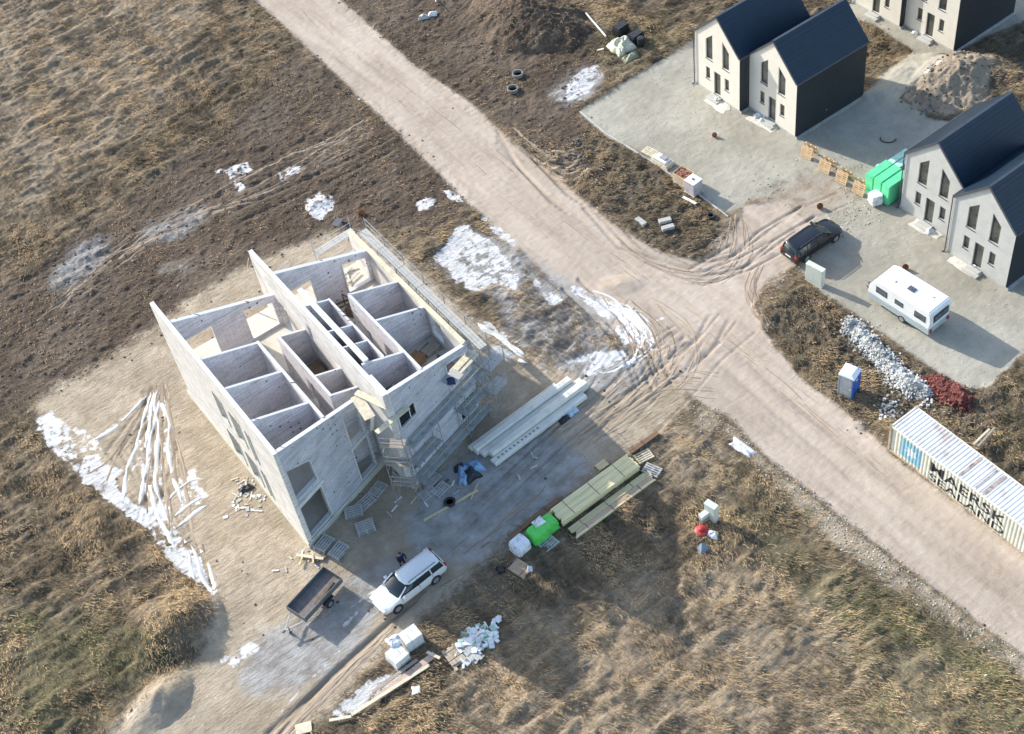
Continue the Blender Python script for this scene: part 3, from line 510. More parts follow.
# sheets and boards bridging the recess, high up in the sun
def board(label, pts, th, m, cat='board', name='board'):
    a, b, w_ = pts; q = MB(); q.bar(UW(*a), UW(*b), w_, th); o = q.build(name, m); return tag(o, label, cat)
board('wide pale sheet leaning down from the party wall toward the scaffold tower', ((6.95, 1.95, 8.75), (6.7, -.2, 8.6), .75), .03, WOODP)
board('long narrow pale sheet across the end of the white party wall', ((7.1, 2.1, 8.85), (8.0, -.35, 8.8), .45), .03, WOODP)
board('yellow wooden board laid level over the recess in front of the white party wall', ((6.55, -.95, 7.95), (9.3, -.55, 7.95), .4), .06, WOODP)
board('white board upright at the edge of the left front opening', ((7.2, 1.6, 5.2), (7.15, .6, 7.6), .25), .04, WHITE)
board('thin wooden prop leaning on the rear tip of the tall party wall', ((7.7, 17.5, 9.4), (5.0, 19.6, 0.1), .12), .06, WOODP, 'prop', 'timber_prop')
board('brown plywood sheet standing behind the rear wall beside the party wall', ((8.6, 16.9, 6.0), (8.6, 15.6, 6.2), 1.0), .04, WOODB, 'sheet', 'plywood_sheet')
q = MB()
for z in (6.4, 7.2): q.tube(UW(9.2, 17.2, z), UW(10.6, 17.6, z), .03, 6)
q.tube(UW(10.6, 17.6, 4.6), UW(10.6, 17.6, 7.3), .03, 6); q.tube(UW(9.2, 17.2, 4.6), UW(9.2, 17.2, 7.3), .03, 6)
tag(q.build('guard_rail', STEEL), 'small steel guard rail at the rear edge beside the plywood sheet', 'guard rail')
# materials stored in the rooms
for i, (u, v, a, b, c, rz, m, lb) in enumerate(((13.6, 8.5, 1.2, .8, .9, .1, WOODB, 'brown block stack standing in the rear right room'), (13.0, 5.0, 1.1, .9, .7, .3, mat('rust_board', (.33, .17, .08), .9), 'rusty brown crate in the cluttered right room'),
        (14.4, 5.3, 1.3, .8, .35, .2, WOODB, 'flat grey-brown pile beside the rusty crate'), (12.2, 12.2, .9, .6, .8, .4, WOODD, 'dark crate on the open rear floor of the right unit'), (7.0, 8.6, 1.1, 1.6, .9, 0, WOODD, 'dark stack down in the narrow shaft of the left unit'))):
    loose_box('crate', lb, 'crate', u, v, 4.6, a, b, c, rz, m)
for i, (u, v, w_, d, rz, m, lb) in enumerate(((13.2, 3.6, 1.6, 1.0, .6, WHITE, 'light slatted boards lying in the cluttered right room'), (11.9, 3.6, 2.2, .5, 1.2, WOODY, 'yellowish planks along the wall of the cluttered right room'), (14.3, 3.2, 1.3, .9, .2, WOODB, 'brown boards near the front of the cluttered right room'))):
    q = MB()
    for k in range(4): q.box(-w_/2, w_/2, -d/2+k*d/4, -d/2+k*d/4+d/5.5, .02, .08)
    o = q.build('plank_pile', m); o.location = UW(u, v, 4.62); o.rotation_euler = (0, 0, BR+rz); tag(o, lb, 'planks')
# guard frames / props on the open rear floor
for i, (u, v, lb) in enumerate(((11.2, 12.6, 'rusty steel prop frame on the open rear floor, left of its neighbour'), (12.4, 12.4, 'rusty steel prop frame on the open rear floor beside the dark crate'))):
    q = MB(); RUST = mat('rusty_steel', (.22, .11, .06), .8, .2)
    q.tube((0, -1, 1.1), (0, 1, 1.1), .05, 6); q.tube((0, -1, 0), (0, -1, 1.1), .05, 6); q.tube((0, 1, 0), (0, 1, 1.1), .05, 6); q.tube((-.9, -.4, .6), (.9, -.3, .6), .04, 6); q.tube((-.9, .3, .8), (.9, .2, .5), .04, 6)
    o = q.build('prop_frame', RUST); o.location = UW(u, v, 4.6); o.rotation_euler = (0, 0, BR+.2*i); tag(o, lb, 'prop frame')
# ------------------------------------------------------------------ finished black-and-white houses
HW, HE, HA, HL = 5.484, 5.517, 8.184, 7.762
def metal_mat():
    m = bpy.data.materials.new('standing_seam_metal'); m.use_nodes = True; nt = m.node_tree; b = nt.nodes['Principled BSDF']
    tc = nt.nodes.new('ShaderNodeTexCoord'); n = nt.nodes.new('ShaderNodeTexNoise'); n.inputs['Scale'].default_value = .8; nt.links.new(tc.outputs['Object'], n.inputs['Vector'])
    sp = nt.nodes.new('ShaderNodeSeparateXYZ'); nt.links.new(tc.outputs['Object'], sp.inputs[0]); mo = nt.nodes.new('ShaderNodeMath'); mo.operation = 'MULTIPLY'; mo.inputs[1].default_value = 3.6; nt.links.new(sp.outputs[2], mo.inputs[0]); fr = nt.nodes.new('ShaderNodeMath'); fr.operation = 'FRACT'; nt.links.new(mo.outputs[0], fr.inputs[0])
    bp = nt.nodes.new('ShaderNodeBump'); bp.inputs['Strength'].default_value = .9; bp.inputs['Distance'].default_value = .05; nt.links.new(fr.outputs[0], bp.inputs['Height']); nt.links.new(bp.outputs[0], b.inputs['Normal'])
    nt.links.new(rampn(nt, n.outputs['Fac'], [(.3, (.007, .021, .040)), (.7, (.010, .028, .052))]), b.inputs['Base Color']); b.inputs['Roughness'].default_value = .45; b.inputs['Specular IOR Level'].default_value = .4; return m
ROOF = metal_mat(); DARKW = mat('dark_wall_cladding', (.022, .027, .032), .6, var=.1)
GLASS = mat('window_glass', (.12, .12, .10), .12, var=.35, scale=1.2, spec=.7); FRAME = mat('dark_frame', (.055, .055, .055), .5); GLASSD = mat('dark_glass', (.022, .035, .042), .12, spec=.6)
FAC1 = mat('cream_render', (.70, .66, .57), .9, var=.035, scale=1.1, detail=8, bump=.1); FAC2 = mat('grey_render', (.50, .50, .47), .9, var=.07, scale=1.3, detail=8, bump=.1, c2=(.43, .43, .405))
WINS = [('window', [(1.33, 3.5), (2.17, 3.5), (2.17, 6.15), (1.33, 5.4)]), ('window', [(3.38, 3.5), (4.2, 3.5), (4.2, 5.35), (3.38, 6.15)]), ('window', [(1.3, 1.4), (1.83, 1.4), (1.83, 2.6), (1.3, 2.6)]), ('window', [(3.66, 1.4), (4.19, 1.4), (4.19, 2.6), (3.66, 2.6)]), ('door', [(2.33, .3), (3.15, .3), (3.15, 2.6), (2.33, 2.6)])]
def house(label, x, y, h, fac, group):
    t = thing('gabled_house', label, 'house', (x, y, 0), h, group)
    q = MB(); q.wall((0, 0), (HW, 0), .28, [(0, 0), (HW, 0), (HW, HE-.03), (HW/2, HA-.03), (0, HE-.03)], [w_ for _, w_ in WINS]); fwl = q.build('facade', fac, t)
    q = MB(); q.wall((.002, HL), (HW-.002, HL), .25, [(0, 0), (HW, 0), (HW, HE-.03), (HW/2, HA-.03), (0, HE-.03)], side=-1); q.build('rear_wall', fac, t)
    q = MB(); q.box(-.03, .15, .02, HL-.02, -.1, HE-.06); q.build('side_wall', DARKW, t)
    q = MB(); q.box(HW-.15, HW+.03, .02, HL-.02, -.1, HE-.06)
    q.build('side_wall', DARKW, t)
    q = MB(); q.box(.1, HW-.1, .3, HL-.3, 2.85, 3.05); q.build('floor_slab', DARKW, t)
    sl_ = math.atan2(HA-HE, HW/2)
    for s in (0, 1):
        e = (-.06, HE-.05) if s == 0 else (HW+.06, HE-.05); a = (HW/2, HA+.02); q = MB()
        n = Vector((-math.sin(sl_) if s == 0 else math.sin(sl_), 0, math.cos(sl_)))*.1
        A = Vector((e[0], 0, e[1])); B = Vector((a[0], 0, a[1]))
        vs = [A+Vector((0, -.07, 0)), B+Vector((0, -.07, 0)), B+Vector((0, HL+.07, 0)), A+Vector((0, HL+.07, 0))]
        q.add([*vs, *[v+n for v in vs]], [(0, 1, 2, 3), (7, 6, 5, 4), (0, 4, 5, 1), (1, 5, 6, 2), (2, 6, 7, 3), (3, 7, 4, 0)]); r_ = q.build('roof', ROOF, t)
        q = MB()
        for k in range(1, 12):
            P = A+(B-A)*k/12+n; q.bar(P+Vector((0, -.06, 0)), P+Vector((0, HL+.06, 0)), .06, .035, n.normalized())
        q.build('tile_course', ROOF, r_)
        q = MB(); q.tube(A+Vector((-.07 if s == 0 else .07, -.05, .06)), A+Vector((-.07 if s == 0 else .07, HL+.05, .06)), .065, 8); q.build('gutter', DSTEEL, t)
        q = MB(); q.bar(A+Vector((0, -.09, .05)), B+Vector((0, -.09, .05)), .04, .16, n.normalized()); q.build('barge_board', DSTEEL, t)
    q = MB(); q.bar((HW/2, -.07, HA+.14), (HW/2, HL+.07, HA+.14), .22, .06); q.build('ridge_cap', mat('ridge_metal', (.10, .12, .14), .35, .6), t)
    q = MB(); q.tube((-.09, -.1, .05), (-.09, -.1, HE), .045, 8); q.tube((-.09, -.1, .08), (-.2, -.3, .03), .045, 8); q.build('downpipe', DSTEEL, t)
    for nm, w_ in WINS:
        o = MB(); n = len(w_)
        for i in range(n): (a, c), (b2, d) = w_[i], w_[(i+1) % n]; o.bar((a, .16, c), (b2, .16, d), .06, .06, (0, 1, 0))
        if nm == 'door': o.box(w_[0][0], w_[0][0]+.14, .12, .2, .3, 2.6)
        f = o.build(nm, FRAME, t); q = MB(); q.wall((0, .17), (1, .17), .02, w_); q.build('pane', GLASS, f)
        q = MB(); q.box(w_[0][0]-.02, w_[1][0]+.02, -.05, .12, w_[0][1]-.05, w_[0][1]-.003); q.build('sill', DSTEEL, f)
    q = MB(); q.box(2.05, 3.4, -.75, -.002, -.1, .14); q.box(2.15, 3.3, -.4, -.003, .142, .27); q.build('doorstep', CONC, t)
    q = MB(); q.box(-.15, HW+.25, -.012, -.0025, -.1, .22); q.box(HW+.0305, HW+.25, .0, HL, -.1, .06); q.build('plinth', CONC, t)
    return t
def pair(x, y, h, gy, fac, la, lb, group):
    a = Vector((math.cos(h), math.sin(h))); b = Vector((-a.y, a.x)); o = Vector((x, y)); house(la, x, y, h, fac, group); p = o+a*5.582+b*gy; house(lb, p.x, p.y, h, fac, group); return a, b, o
GH = 'dark-roofed gabled houses along the gravel yard'
pair(20.004, 97.35, -1.07, 1.002, FAC1, 'cream-fronted gabled house whose facade stands left and slightly forward in the pair at the top', 'cream-fronted gabled house with a broad dark side wall facing the green wrapped packs', GH)
pair(31.796, 78.088, -1.05, -1.089, FAC2, 'grey-fronted gabled house directly beside the green wrapped packs', 'grey-fronted gabled house nearest the white caravan', GH)
pair(35.867, 104.645, -1.045, .526, FAC1, 'cream-fronted gabled house cut off by the top edge of the photo, left of its neighbour', 'cream-fronted gabled house at the top right beside the large soil heap', GH)
q = MB(); p = W(820.5, 121); q.tube((0, 0, 0), (0, 0, .9), .05, 8); q.tube((0, 0, .9), (.5, .15, 1.0), .05, 8); o = q.build('white_pipe', WHITE); o.location = (p.x, p.y, 0); tag(o, 'short white pipe stub beside the long dark side wall of the cream house', 'pipe')
q = MB(); p = W(978, 33); q.tube((0, 0, 0), (0, 0, .8), .05, 8); q.tube((0, 0, .8), (.5, .15, .9), .05, 8); o = q.build('white_pipe', WHITE); o.location = (p.x, p.y, 0); tag(o, 'white pipe stub beside the dark side wall of the top right house', 'pipe')
# ------------------------------------------------------------------ vehicles
def car(label, x, y, h, col, s=1.07, glass=None, white=True):
    t = thing('estate_car', label, 'car', (x, y, H0(x, y)), h); t.scale = (s, s, s)
    P = mat('car_paint_'+('white' if white else 'black'), col, .25, .15, var=.02, coat=.6)
    st = [(-2.42, .66, .42, .74), (-2.39, .82, .33, .90), (-2.25, .885, .29, .99), (-1.2, .91, .26, 1.0), (.8, .91, .26, .98), (1.2, .905, .26, .965), (1.9, .87, .28, .86), (2.25, .80, .31, .76), (2.40, .66, .36, .66), (2.45, .5, .42, .58)]
    rings = []
    for X_, w_, zb, zt in st:
        hp = [(w_*.85, zb), (w_, zb+.12), (w_*1.01, zb+.3), (w_*.985, zt-.13), (w_*.93, zt-.03), (w_*.6, zt+.015)]
        rings.append([(X_, a, c) for a, c in hp]+[(X_, -a, c) for a, c in hp[::-1]])
    body = MB().loft(rings).build('body', P, t, smooth=45)
    def ring(z, x0, x1, hw, r=.12, xm=.0): return [(x0+r, hw, z), (0+xm, hw*1.03, z), (x1-r*1.6, hw*.99, z), (x1, hw*.72, z), (x1+.08, 0, z), (x1, -hw*.72, z), (x1-r*1.6, -hw*.99, z), (xm, -hw*1.03, z), (x0+r, -hw, z), (x0, -hw*.8, z), (x0-.03, 0, z), (x0, hw*.8, z)]
    MB().loft([ring(.95, -2.33, 1.28, .82), ring(1.2, -2.22, .9, .755), ring(1.42, -2.05, .5, .67)]).build('windows', GLASSD, t, smooth=50)
    MB().loft([ring(1.415, -2.12, .46, .69), ring(1.46, -2.08, .42, .67), ring(1.495, -1.9, .25, .55)]).build('roof', P, t, smooth=50)
    for sg in (1, -1):
        q = MB()
        for a, b_ in (((1.22, .79, .97), (.5, .69, 1.43)), ((-2.27, .76, .95), (-2.1, .66, 1.43)), ((-1.3, .86, .97), (-1.27, .69, 1.43)), ((-.25, .865, .97), (-.3, .70, 1.43))):
            q = MB(); q.bar((a[0], a[1]*sg, a[2]), (b_[0], b_[1]*sg, b_[2]), .07, .05); q.build('pillar', P if abs(a[0]) > 1.25 or a[0] > 1 else GLASSD, t)
        q = MB(); q.tube((-1.75, .6*sg, 1.56), (.15, .6*sg, 1.55), .025, 6); q.tube((-1.75, .6*sg, 1.56), (-1.8, .6*sg, 1.48), .025, 6); q.tube((.15, .6*sg, 1.55), (.22, .6*sg, 1.46), .025, 6); q.build('roof_rail', DSTEEL, t)
        q = MB(); q.box(.78, .98, sg*.98-.11, sg*.98+.11, .98, 1.12); q.build('mirror', P, t, bevel=.03)
        q = MB(); q.box(2.18, 2.40, sg*.62-.17, sg*.62+.17, .60, .73, ry=.12); q.build('headlight', mat('lamp_lens', (.65, .68, .7), .15), t, bevel=.03)
        q = MB(); q.box(-2.43, -2.27, sg*.72-.12, sg*.72+.12, .76, .98); q.build('tail_light', mat('tail_lens', (.35, .02, .02), .3), t, bevel=.03)
        for xw in (1.5, -1.42):
            q = MB(); q.tube((xw, sg*.70, .33), (xw, sg*.925, .33), .385, 22); q.build('wheel_arch', BLACKP, t)
            q = MB(); q.tube((xw, sg*.72, .33), (xw, sg*.935, .33), .33, 22); wh = q.build('wheel', BLACKP, t, bevel=.03)
            q = MB(); q.tube((xw, sg*.9, .33), (xw, sg*.945, .33), .21, 14); q.build('rim', STEEL, wh)
        for xd in (1.05, -.3, -1.3):
            q = MB(); q.box(xd-.006, xd+.006, sg*.905-.012, sg*.905+.012, .38, .97); q.build('door_gap', BLACKP, t)
    q = MB(); q.box(2.36, 2.47, -.45, .45, .42, .54); q.build('grille', BLACKP, t)
    q = MB(); q.box(-2.45, -2.43, -.26, .26, .66, .77); q.build('number_plate', WHITE, t)
    q = MB(); q.box(2.45, 2.475, -.26, .26, .33, .41); q.build('number_plate', WHITE, t)
    return t
car('white estate car with black roof rails parked in front of the unfinished house', -9.12, 51.65, R(212.5), (.76, .77, .76))
car('black estate car with tinted windows parked on the gravel between road and caravan', 24.2, 75.7, R(30), (.012, .013, .016), 1.05, white=False)
# caravan
CW = mat('caravan_skin', (.82, .83, .82), .35, var=.02, coat=.3); CB = mat('caravan_skirt', (.38, .45, .46), .45, var=.05)
hc = R(122.5); fwd = Vector((math.cos(hc), math.sin(hc), 0)); lf = Vector((-fwd.y, fwd.x, 0)); cc = Vector((29.5, 64.55, 0))+fwd*2.75-lf*1.12
t = thing('caravan', 'white touring caravan with grey-blue lower skirt standing on the gravel yard', 'caravan', cc, hc)
q = MB(); side = [(-2.72, .95), (-2.80, 1.6), (-2.70, 2.45), (-2.55, 2.58), (1.75, 2.58), (2.35, 2.40), (2.72, 1.7), (2.85, .95)]
q.loft([[(x, yy*f, z) for x, z in side] for yy, f in ((-1.12, 1),)] + [[(x, 1.12, z) for x, z in side]]); q.build('body', CW, t, bevel=.07, seg=2)
q = MB(); lo = [(-2.72, .40), (-2.72, .948), (2.84, .948), (2.6, .40)]; q.loft([[(x, -1.10, z) for x, z in lo], [(x, 1.10, z) for x, z in lo]]); q.build('skirt', CB, t, bevel=.03)
CG = mat('caravan_window', (.10, .12, .14), .15, var=.3)
for x0, x1, z0, z1_ in ((1.1, 2.1, 1.45, 2.05), (-.35, .4, 1.5, 1.95), (-2.35, -1.35, 1.45, 2.05)):
    for yy in (1.118, -1.142):
        q = MB(); q.box(x0, x1, yy, yy+.024, z0, z1_); f = q.build('window', BLACKP, t, bevel=.008); q = MB(); q.box(x0+.05, x1-.05, yy-.004, yy+.03, z0+.05, z1_-.05); q.build('pane', CG, f)
q = MB(); q.box(-2.835, -2.79, -.8, .8, 1.5, 2.15, ry=-.0); f = q.build('window', BLACKP, t); q = MB(); q.box(-2.845, -2.8, -.73, .73, 1.56, 2.09); q.build('pane', CG, f)
for x, y, a in ((-.2, .1, .28), (-1.7, -.3, .1), (1.2, .3, .12)): q = MB(); q.box(x-a, x+a, y-a*.8, y+a*.8, 2.585, 2.66); q.build('roof_hatch', CG if a > .2 else CW, t, bevel=.02)
for sg in (1, -1):
    q = MB(); q.tube((-.35, sg*.9, .33), (-.35, sg*1.115, .33), .33, 18); w_ = q.build('wheel', BLACKP, t, bevel=.03); q = MB(); q.tube((-.35, sg*1.0, .33), (-.35, sg*1.125, .33), .2, 12); q.build('rim', STEEL, w_)
    q = MB(); q.bar((2.5, sg*.6, .42), (3.95, 0, .42), .07, .09); q.build('drawbar', STEEL, t)
    q = MB(); q.box(-2.82, -2.76, sg*.95-.09, sg*.95+.09, .6, .9); q.build('tail_light', mat('tail_lens', (.35, .02, .02), .3), t)
q = MB(); q.tube((3.6, 0, -.02), (3.6, 0, .55), .04, 8); q.tube((3.6, -.05, .1), (3.6, .05, .1), .13, 12); q.build('jockey_wheel', DSTEEL, t)
q = MB(); q.box(2.75, 3.3, -.35, .35, .45, .8); q.build('gas_locker', CW, t, bevel=.05)
# trailer
t = thing('box_trailer', 'low grey box trailer with brown floor parked by the corner of the unfinished house', 'trailer', (-15.2, 51.85, 0), R(225))
TG = mat('trailer_steel', (.16, .18, .19), .5, .4); q = MB(); q.box(-1.75, 1.75, -.78, .78, .72, .78); q.build('bed', mat('trailer_floor', (.19, .17, .16), .8, var=.2, scale=2, c2=(.12, .09, .08)), t)
for x0, x1, y0, y1 in ((-1.78, 1.78, -.82, -.785), (-1.78, 1.78, .785, .82), (-1.815, -1.782, -.82, .82), (1.782, 1.815, -.82, .82)): q = MB(); q.box(x0, x1, y0, y1, .68, 1.16); q.build('side_board', TG, t)
for sg in (1, -1):
    q = MB(); q.tube((-.2, sg*.86, .34), (-.2, sg*1.06, .34), .34, 18); w_ = q.build('wheel', BLACKP, t, bevel=.03); q = MB(); q.tube((-.2, sg*.95, .34), (-.2, sg*1.07, .34), .18, 10); q.build('rim', STEEL, w_)
    q = MB(); q.box(-.65, .25, sg*.84-.0 if sg > 0 else -1.08, 1.08 if sg > 0 else -.84, .70, .74); q.build('mudguard', BLACKP, t)
    q = MB(); q.bar((1.8, sg*.6, .6), (3.0, 0, .55), .07, .08); q.build('drawbar', STEEL, t)
q = MB(); q.tube((2.75, .12, 0), (2.75, .12, .75), .035, 8); q.tube((2.75, .08, .1), (2.75, .16, .1), .11, 10); q.build('jockey_wheel', DSTEEL, t)
q = MB(); q.box(2.95, 3.2, -.06, .06, .5, .62); q.build('coupling', DSTEEL, t, bevel=.02)
q = MB(); q.bar((-1.4, .3, .83), (.6, .62, 1.0), .22, .05); o = q.build('ramp_board', WOODD); o.location = t.location; o.rotation_euler = t.rotation_euler; tag(o, 'dark narrow ramp lying inside the box trailer', 'ramp')
# shipping container with its writing
CL = 12.19; HCN = -1.055; CO = (23.85, 55.8, 0)
t = thing('shipping_container', 'long cream corrugated shipping container with black lettering and a blue square beside the dirt road', 'container', CO, HCN)
CC = mat('container_cream', (.70, .68, .57), .6, var=.06, scale=1.5, detail=8, c2=(.58, .54, .42)); CR = mat('container_roof', (.62, .64, .65), .55, var=.08, scale=.7, detail=8, c2=(.40, .33, .27)); RU = mat('rusted_edge', (.44, .36, .26), .85, var=.25, scale=3)
PIT = .278; DEP = .034
def corr(x):     # outward offset of the trapezoid sheet
    f = (x % PIT)/PIT
    if f < .35: return 0.
    if f < .5: return DEP*(f-.35)/.15
    if f < .85: return DEP
    return DEP*(1-(f-.85)/.15)
def brk(): return sorted(set([round(k*PIT+f*PIT, 5) for k in range(int(CL/PIT)+1) for f in (0, .35, .5, .85)]))
xb = [x for x in brk() if .1 < x < CL-.1]
def sheet_x(y, sg, z0, z1_, m, nm):
    q = MB(); vs = []; 
    for x in xb: yy = y+sg*corr(x); vs += [(x, yy, z0), (x, yy, z1_)]
    q.add(vs, [(2*k, 2*k+2, 2*k+3, 2*k+1) for k in range(len(xb)-1)]); return q.build(nm, m, t)
sheet_x(.06, 1, .14, 2.47, CC, 'side_panel'); sheet_x(2.38, -1, .14, 2.47, CC, 'side_panel')
q = MB(); vs = []
for x in xb: z = 2.56-corr(x)*.6; vs += [(x, .06, z), (x, 2.38, z)]
q.add(vs, [(2*k, 2*k+2, 2*k+3, 2*k+1) for k in range(len(xb)-1)]); rf = q.build('roof', CR, t)
for x, w_ in ((5.55, .22), (7.45, .3), (6.9, .12)): q = MB(); q.box(x, x+w_, .2, 2.25, 2.563, 2.567); q.build('rust_stain', mat('roof_rust', (.40, .33, .29), .9, var=.3, scale=3), rf)
for y in (.0, 2.36): q = MB(); q.box(.0, CL, y, y+.08, .0, .16); q.build('bottom_rail', RU, t); 
for y in (.0, 2.36): q = MB(); q.box(.0, CL, y, y+.08, 2.46, 2.575); q.build('top_rail', CC, t)
for x in (0, CL-.16):
    for y in (-.002, 2.285): q = MB(); q.box(x-.002, x+.162, y, y+.157, -.002, 2.59); q.build('corner_post', RU, t)
    q = MB(); q.box(x+.02, x+.14, .158, 2.28, .02, .15); q.build('end_rail', CC, t); q = MB(); q.box(x+.02, x+.14, .158, 2.28, 2.44, 2.57); q.build('end_rail', CC, t)
q = MB(); q.box(.05, .09, .158, 2.28, .15, 2.44); q.build('end_panel', CC, t); q = MB(); q.box(CL-.09, CL-.05, .158, 2.28, .15, 2.44); q.build('door', CC, t)
YS = .06-.006
def onto_corr(me_in, m, nm, thick=True):
    bm = bmesh.new(); bm.from_mesh(me_in)
    for x in xb: bmesh.ops.bisect_plane(bm, geom=bm.verts[:]+bm.edges[:]+bm.faces[:], plane_co=(x, 0, 0), plane_no=(1, 0, 0))
    for v in bm.verts: v.co.y = YS+corr(v.co.x)
    me = bpy.data.meshes.new(nm); bm.to_mesh(me); bm.free(); me.materials.append(m); o = bpy.data.objects.new(nm, me); COL.objects.link(o); o.parent = t; return o
def text_mesh(s, x0, z0, wid, hei, bold=.0):
    cu = bpy.data.curves.new('lettering', 'FONT'); cu.body = s; cu.size = 1; cu.offset = bold; ob = bpy.data.objects.new('lettering', cu); COL.objects.link(ob)
    bpy.context.view_layer.update(); me = bpy.data.meshes.new_from_object(ob.evaluated_get(bpy.context.evaluated_depsgraph_get())); bpy.data.objects.remove(ob)
    xs_ = [v.co.x for v in me.vertices]; ys_ = [v.co.y for v in me.vertices]
    for v in me.vertices: a = (v.co.x-min(xs_))/(max(xs_)-min(xs_)); b_ = (v.co.y-min(ys_))/(max(ys_)-min(ys_)); v.co = (x0+a*wid, 0, z0+b_*hei)
    return me
BT = mat('black_lettering', (.03, .032, .035), .7, var=.1); BL = mat('light_blue_square', (.26, .52, .63), .6, var=.06); WS = mat('white_star', (.75, .78, .78), .6, var=.03)
onto_corr(text_mesh('MAERSK', 3.5, 1.10, 6.1, .95, .012), BT, 'lettering'); onto_corr(text_mesh('SEALAND', 3.55, .20, 6.05, .72, .008), BT, 'lettering')
q = MB(); q.add([(1.0, 0, .42), (2.75, 0, .42), (2.75, 0, 2.2), (1.0, 0, 2.2)], [(0, 1, 2, 3)]); me = q.build('tmp', BL).data; o = bpy.data.objects['tmp']; onto_corr(me, BL, 'blue_square'); bpy.data.objects.remove(o)
YS = .06-.010; st = []
for k in range(14): a = math.pi/2+k*math.pi/7; r_ = .60 if k % 2 == 0 else .30; st.append((1.87+r_*math.cos(a), 0, 1.3+r_*math.sin(a)))
q = MB(); q.add([(1.87, 0, 1.3)]+st, [(0, 1+k, 1+(k+1) % 14) for k in range(14)]); me = q.build('tmp', WS).data; o = bpy.data.objects['tmp']; onto_corr(me, WS, 'white_star'); bpy.data.objects.remove(o)
# portable toilet
t = thing('portable_toilet', 'blue and grey portable toilet cabin with a pale roof beside the road', 'toilet cabin', (22.75, 61.15, 0), R(-42)); PB = mat('blue_plastic', (.01, .09, .42), .45, var=.06); PG = mat('grey_plastic', (.34, .38, .39), .6, var=.06)
q = MB(); q.box(-.55, .55, -.55, .55, 0, .14); q.build('base', PG, t, bevel=.02)
q = MB(); q.box(-.53, .53, .50, .54, .14, 2.12); q.build('side_panel', PG, t); q = MB(); q.box(.50, .54, -.53, .499, .14, 2.12); q.build('side_panel', PB, t); q = MB(); q.box(-.54, -.50, -.53, .499, .14, 2.12); q.build('side_panel', PG, t)
q = MB(); q.box(-.499, .499, -.54, -.5, .14, 2.12); d = q.build('door', PG, t); q = MB(); q.box(-.4, .4, -.555, -.541, .3, 1.95); q.build('door_panel', mat('pale_grey_plastic', (.45, .48, .48), .6), d); q = MB(); q.box(.3, .42, -.6, -.556, 1.0, 1.15); q.build('handle', WHITE, d)
for x, y in ((-.53, -.53), (.53, -.53), (.53, .53), (-.53, .53)): q = MB(); q.box(x-.045, x+.045, y-.045, y+.045, .12, 2.15); q.build('corner_post', PB if x > 0 else PG, t, bevel=.01)
q = MB(); q.loft([[(-.6, -.6, 2.14), (.6, -.6, 2.14), (.6, .6, 2.14), (-.6, .6, 2.14)], [(-.58, -.58, 2.24), (.58, -.58, 2.24), (.58, .58, 2.24), (-.58, .58, 2.24)], [(-.3, -.45, 2.36), (.3, -.45, 2.36), (.3, .45, 2.36), (-.3, .45, 2.36)]]); q.build('roof', mat('translucent_roof', (.74, .80, .84), .5, var=.03), t)
q = MB(); q.box(.542, .548, -.1, .15, 1.55, 1.7); q.build('sticker', WHITE, t); q = MB(); q.tube((.4, .4, 2.2), (.4, .4, 2.6), .04, 8); q.build('vent_pipe', PG, t)
# ------------------------------------------------------------------ cabinets and plot fittings
GB = mat('cabinet_grp', (.60, .64, .56), .6, var=.04)
def cabinet(label, x, y, rz, a, b, c, cap=True):
    t = thing('utility_cabinet', label, 'utility cabinet', (x, y, H0(x, y)-.03), rz)
    q = MB(); q.box(-a/2, a/2, -b/2, b/2, .08, c); q.build('casing', GB, t, bevel=.015); q = MB(); q.box(-a/2-.02, a/2+.02, -b/2-.03, b/2+.03, c+.001, c+.06); q.build('lid', GB, t, bevel=.02)
    q = MB(); q.box(-a/2+.05, -.01, -b/2-.015, -b/2-.001, .25, c-.08); q.build('door', GB, t); q = MB(); q.box(.01, a/2-.05, -b/2-.015, -b/2-.001, .25, c-.08); q.build('door', GB, t)
    q = MB(); q.box(-a/2-.03, a/2+.03, -b/2-.04, b/2+.04, -.3, .078); q.build('base', CONC, t)
p = W(812.5, 284); cabinet('tall pale green utility cabinet standing alone between black car and caravan', p.x+.2, p.y+.1, R(-52), 1.5, .38, 1.75)
p = W(711.5, 519); cabinet('narrow pale utility cabinet standing in the dry grass beside a red lid', p.x, p.y, R(-50), .85, .42, 1.65)
t = thing('meter_stand', 'low grey meter box on a slatted stand next to the narrow cabinet in the grass', 'meter box', (*W(704, 522)[:2], H0(*W(704, 522)[:2])), R(30))
q = MB(); q.box(-.32, .32, -.2, .2, .62, .95); q.build('box', mat('grey_cover', (.62, .64, .64), .6), t, bevel=.02)
for k in range(4): q = MB(); q.box(-.3+k*.18, -.24+k*.18, -.17, .17, -.1, .618); q.build('leg', STEEL, t)
def lathe(name, prof, m, n=20, smooth=40):
    q = MB(); q.loft([[(r_*math.cos(2*math.pi*k/n), r_*math.sin(2*math.pi*k/n), z) for k in range(n)] for r_, z in prof]); return q.build(name, m, smooth=smooth)
o = lathe('hydrant_lid', [(.44, 0), (.46, .1), (.40, .16), (.2, .2), (.18, .34), (.1, .38)], mat('red_plastic', (.42, .03, .03), .5, var=.15)); place(o, 701.5, 533); tag(o, 'round red plastic lid with knob in the dry grass below the narrow cabinet', 'lid')
q = MB(); q.add([(-.4, -.35, 0), (.4, -.3, 0), (.35, .4, 0), (-.35, .35, 0), (-.05, .1, .65)], [(0, 1, 4), (1, 2, 4), (2, 3, 4), (3, 0, 4), (3, 2, 1, 0)]); o = q.build('pyramid_cover', mat('slate_blue', (.22, .28, .34), .6)); place(o, 703.5, 549, .3); tag(o, 'blue-grey pyramid-shaped cover lying in the dry grass', 'cover')
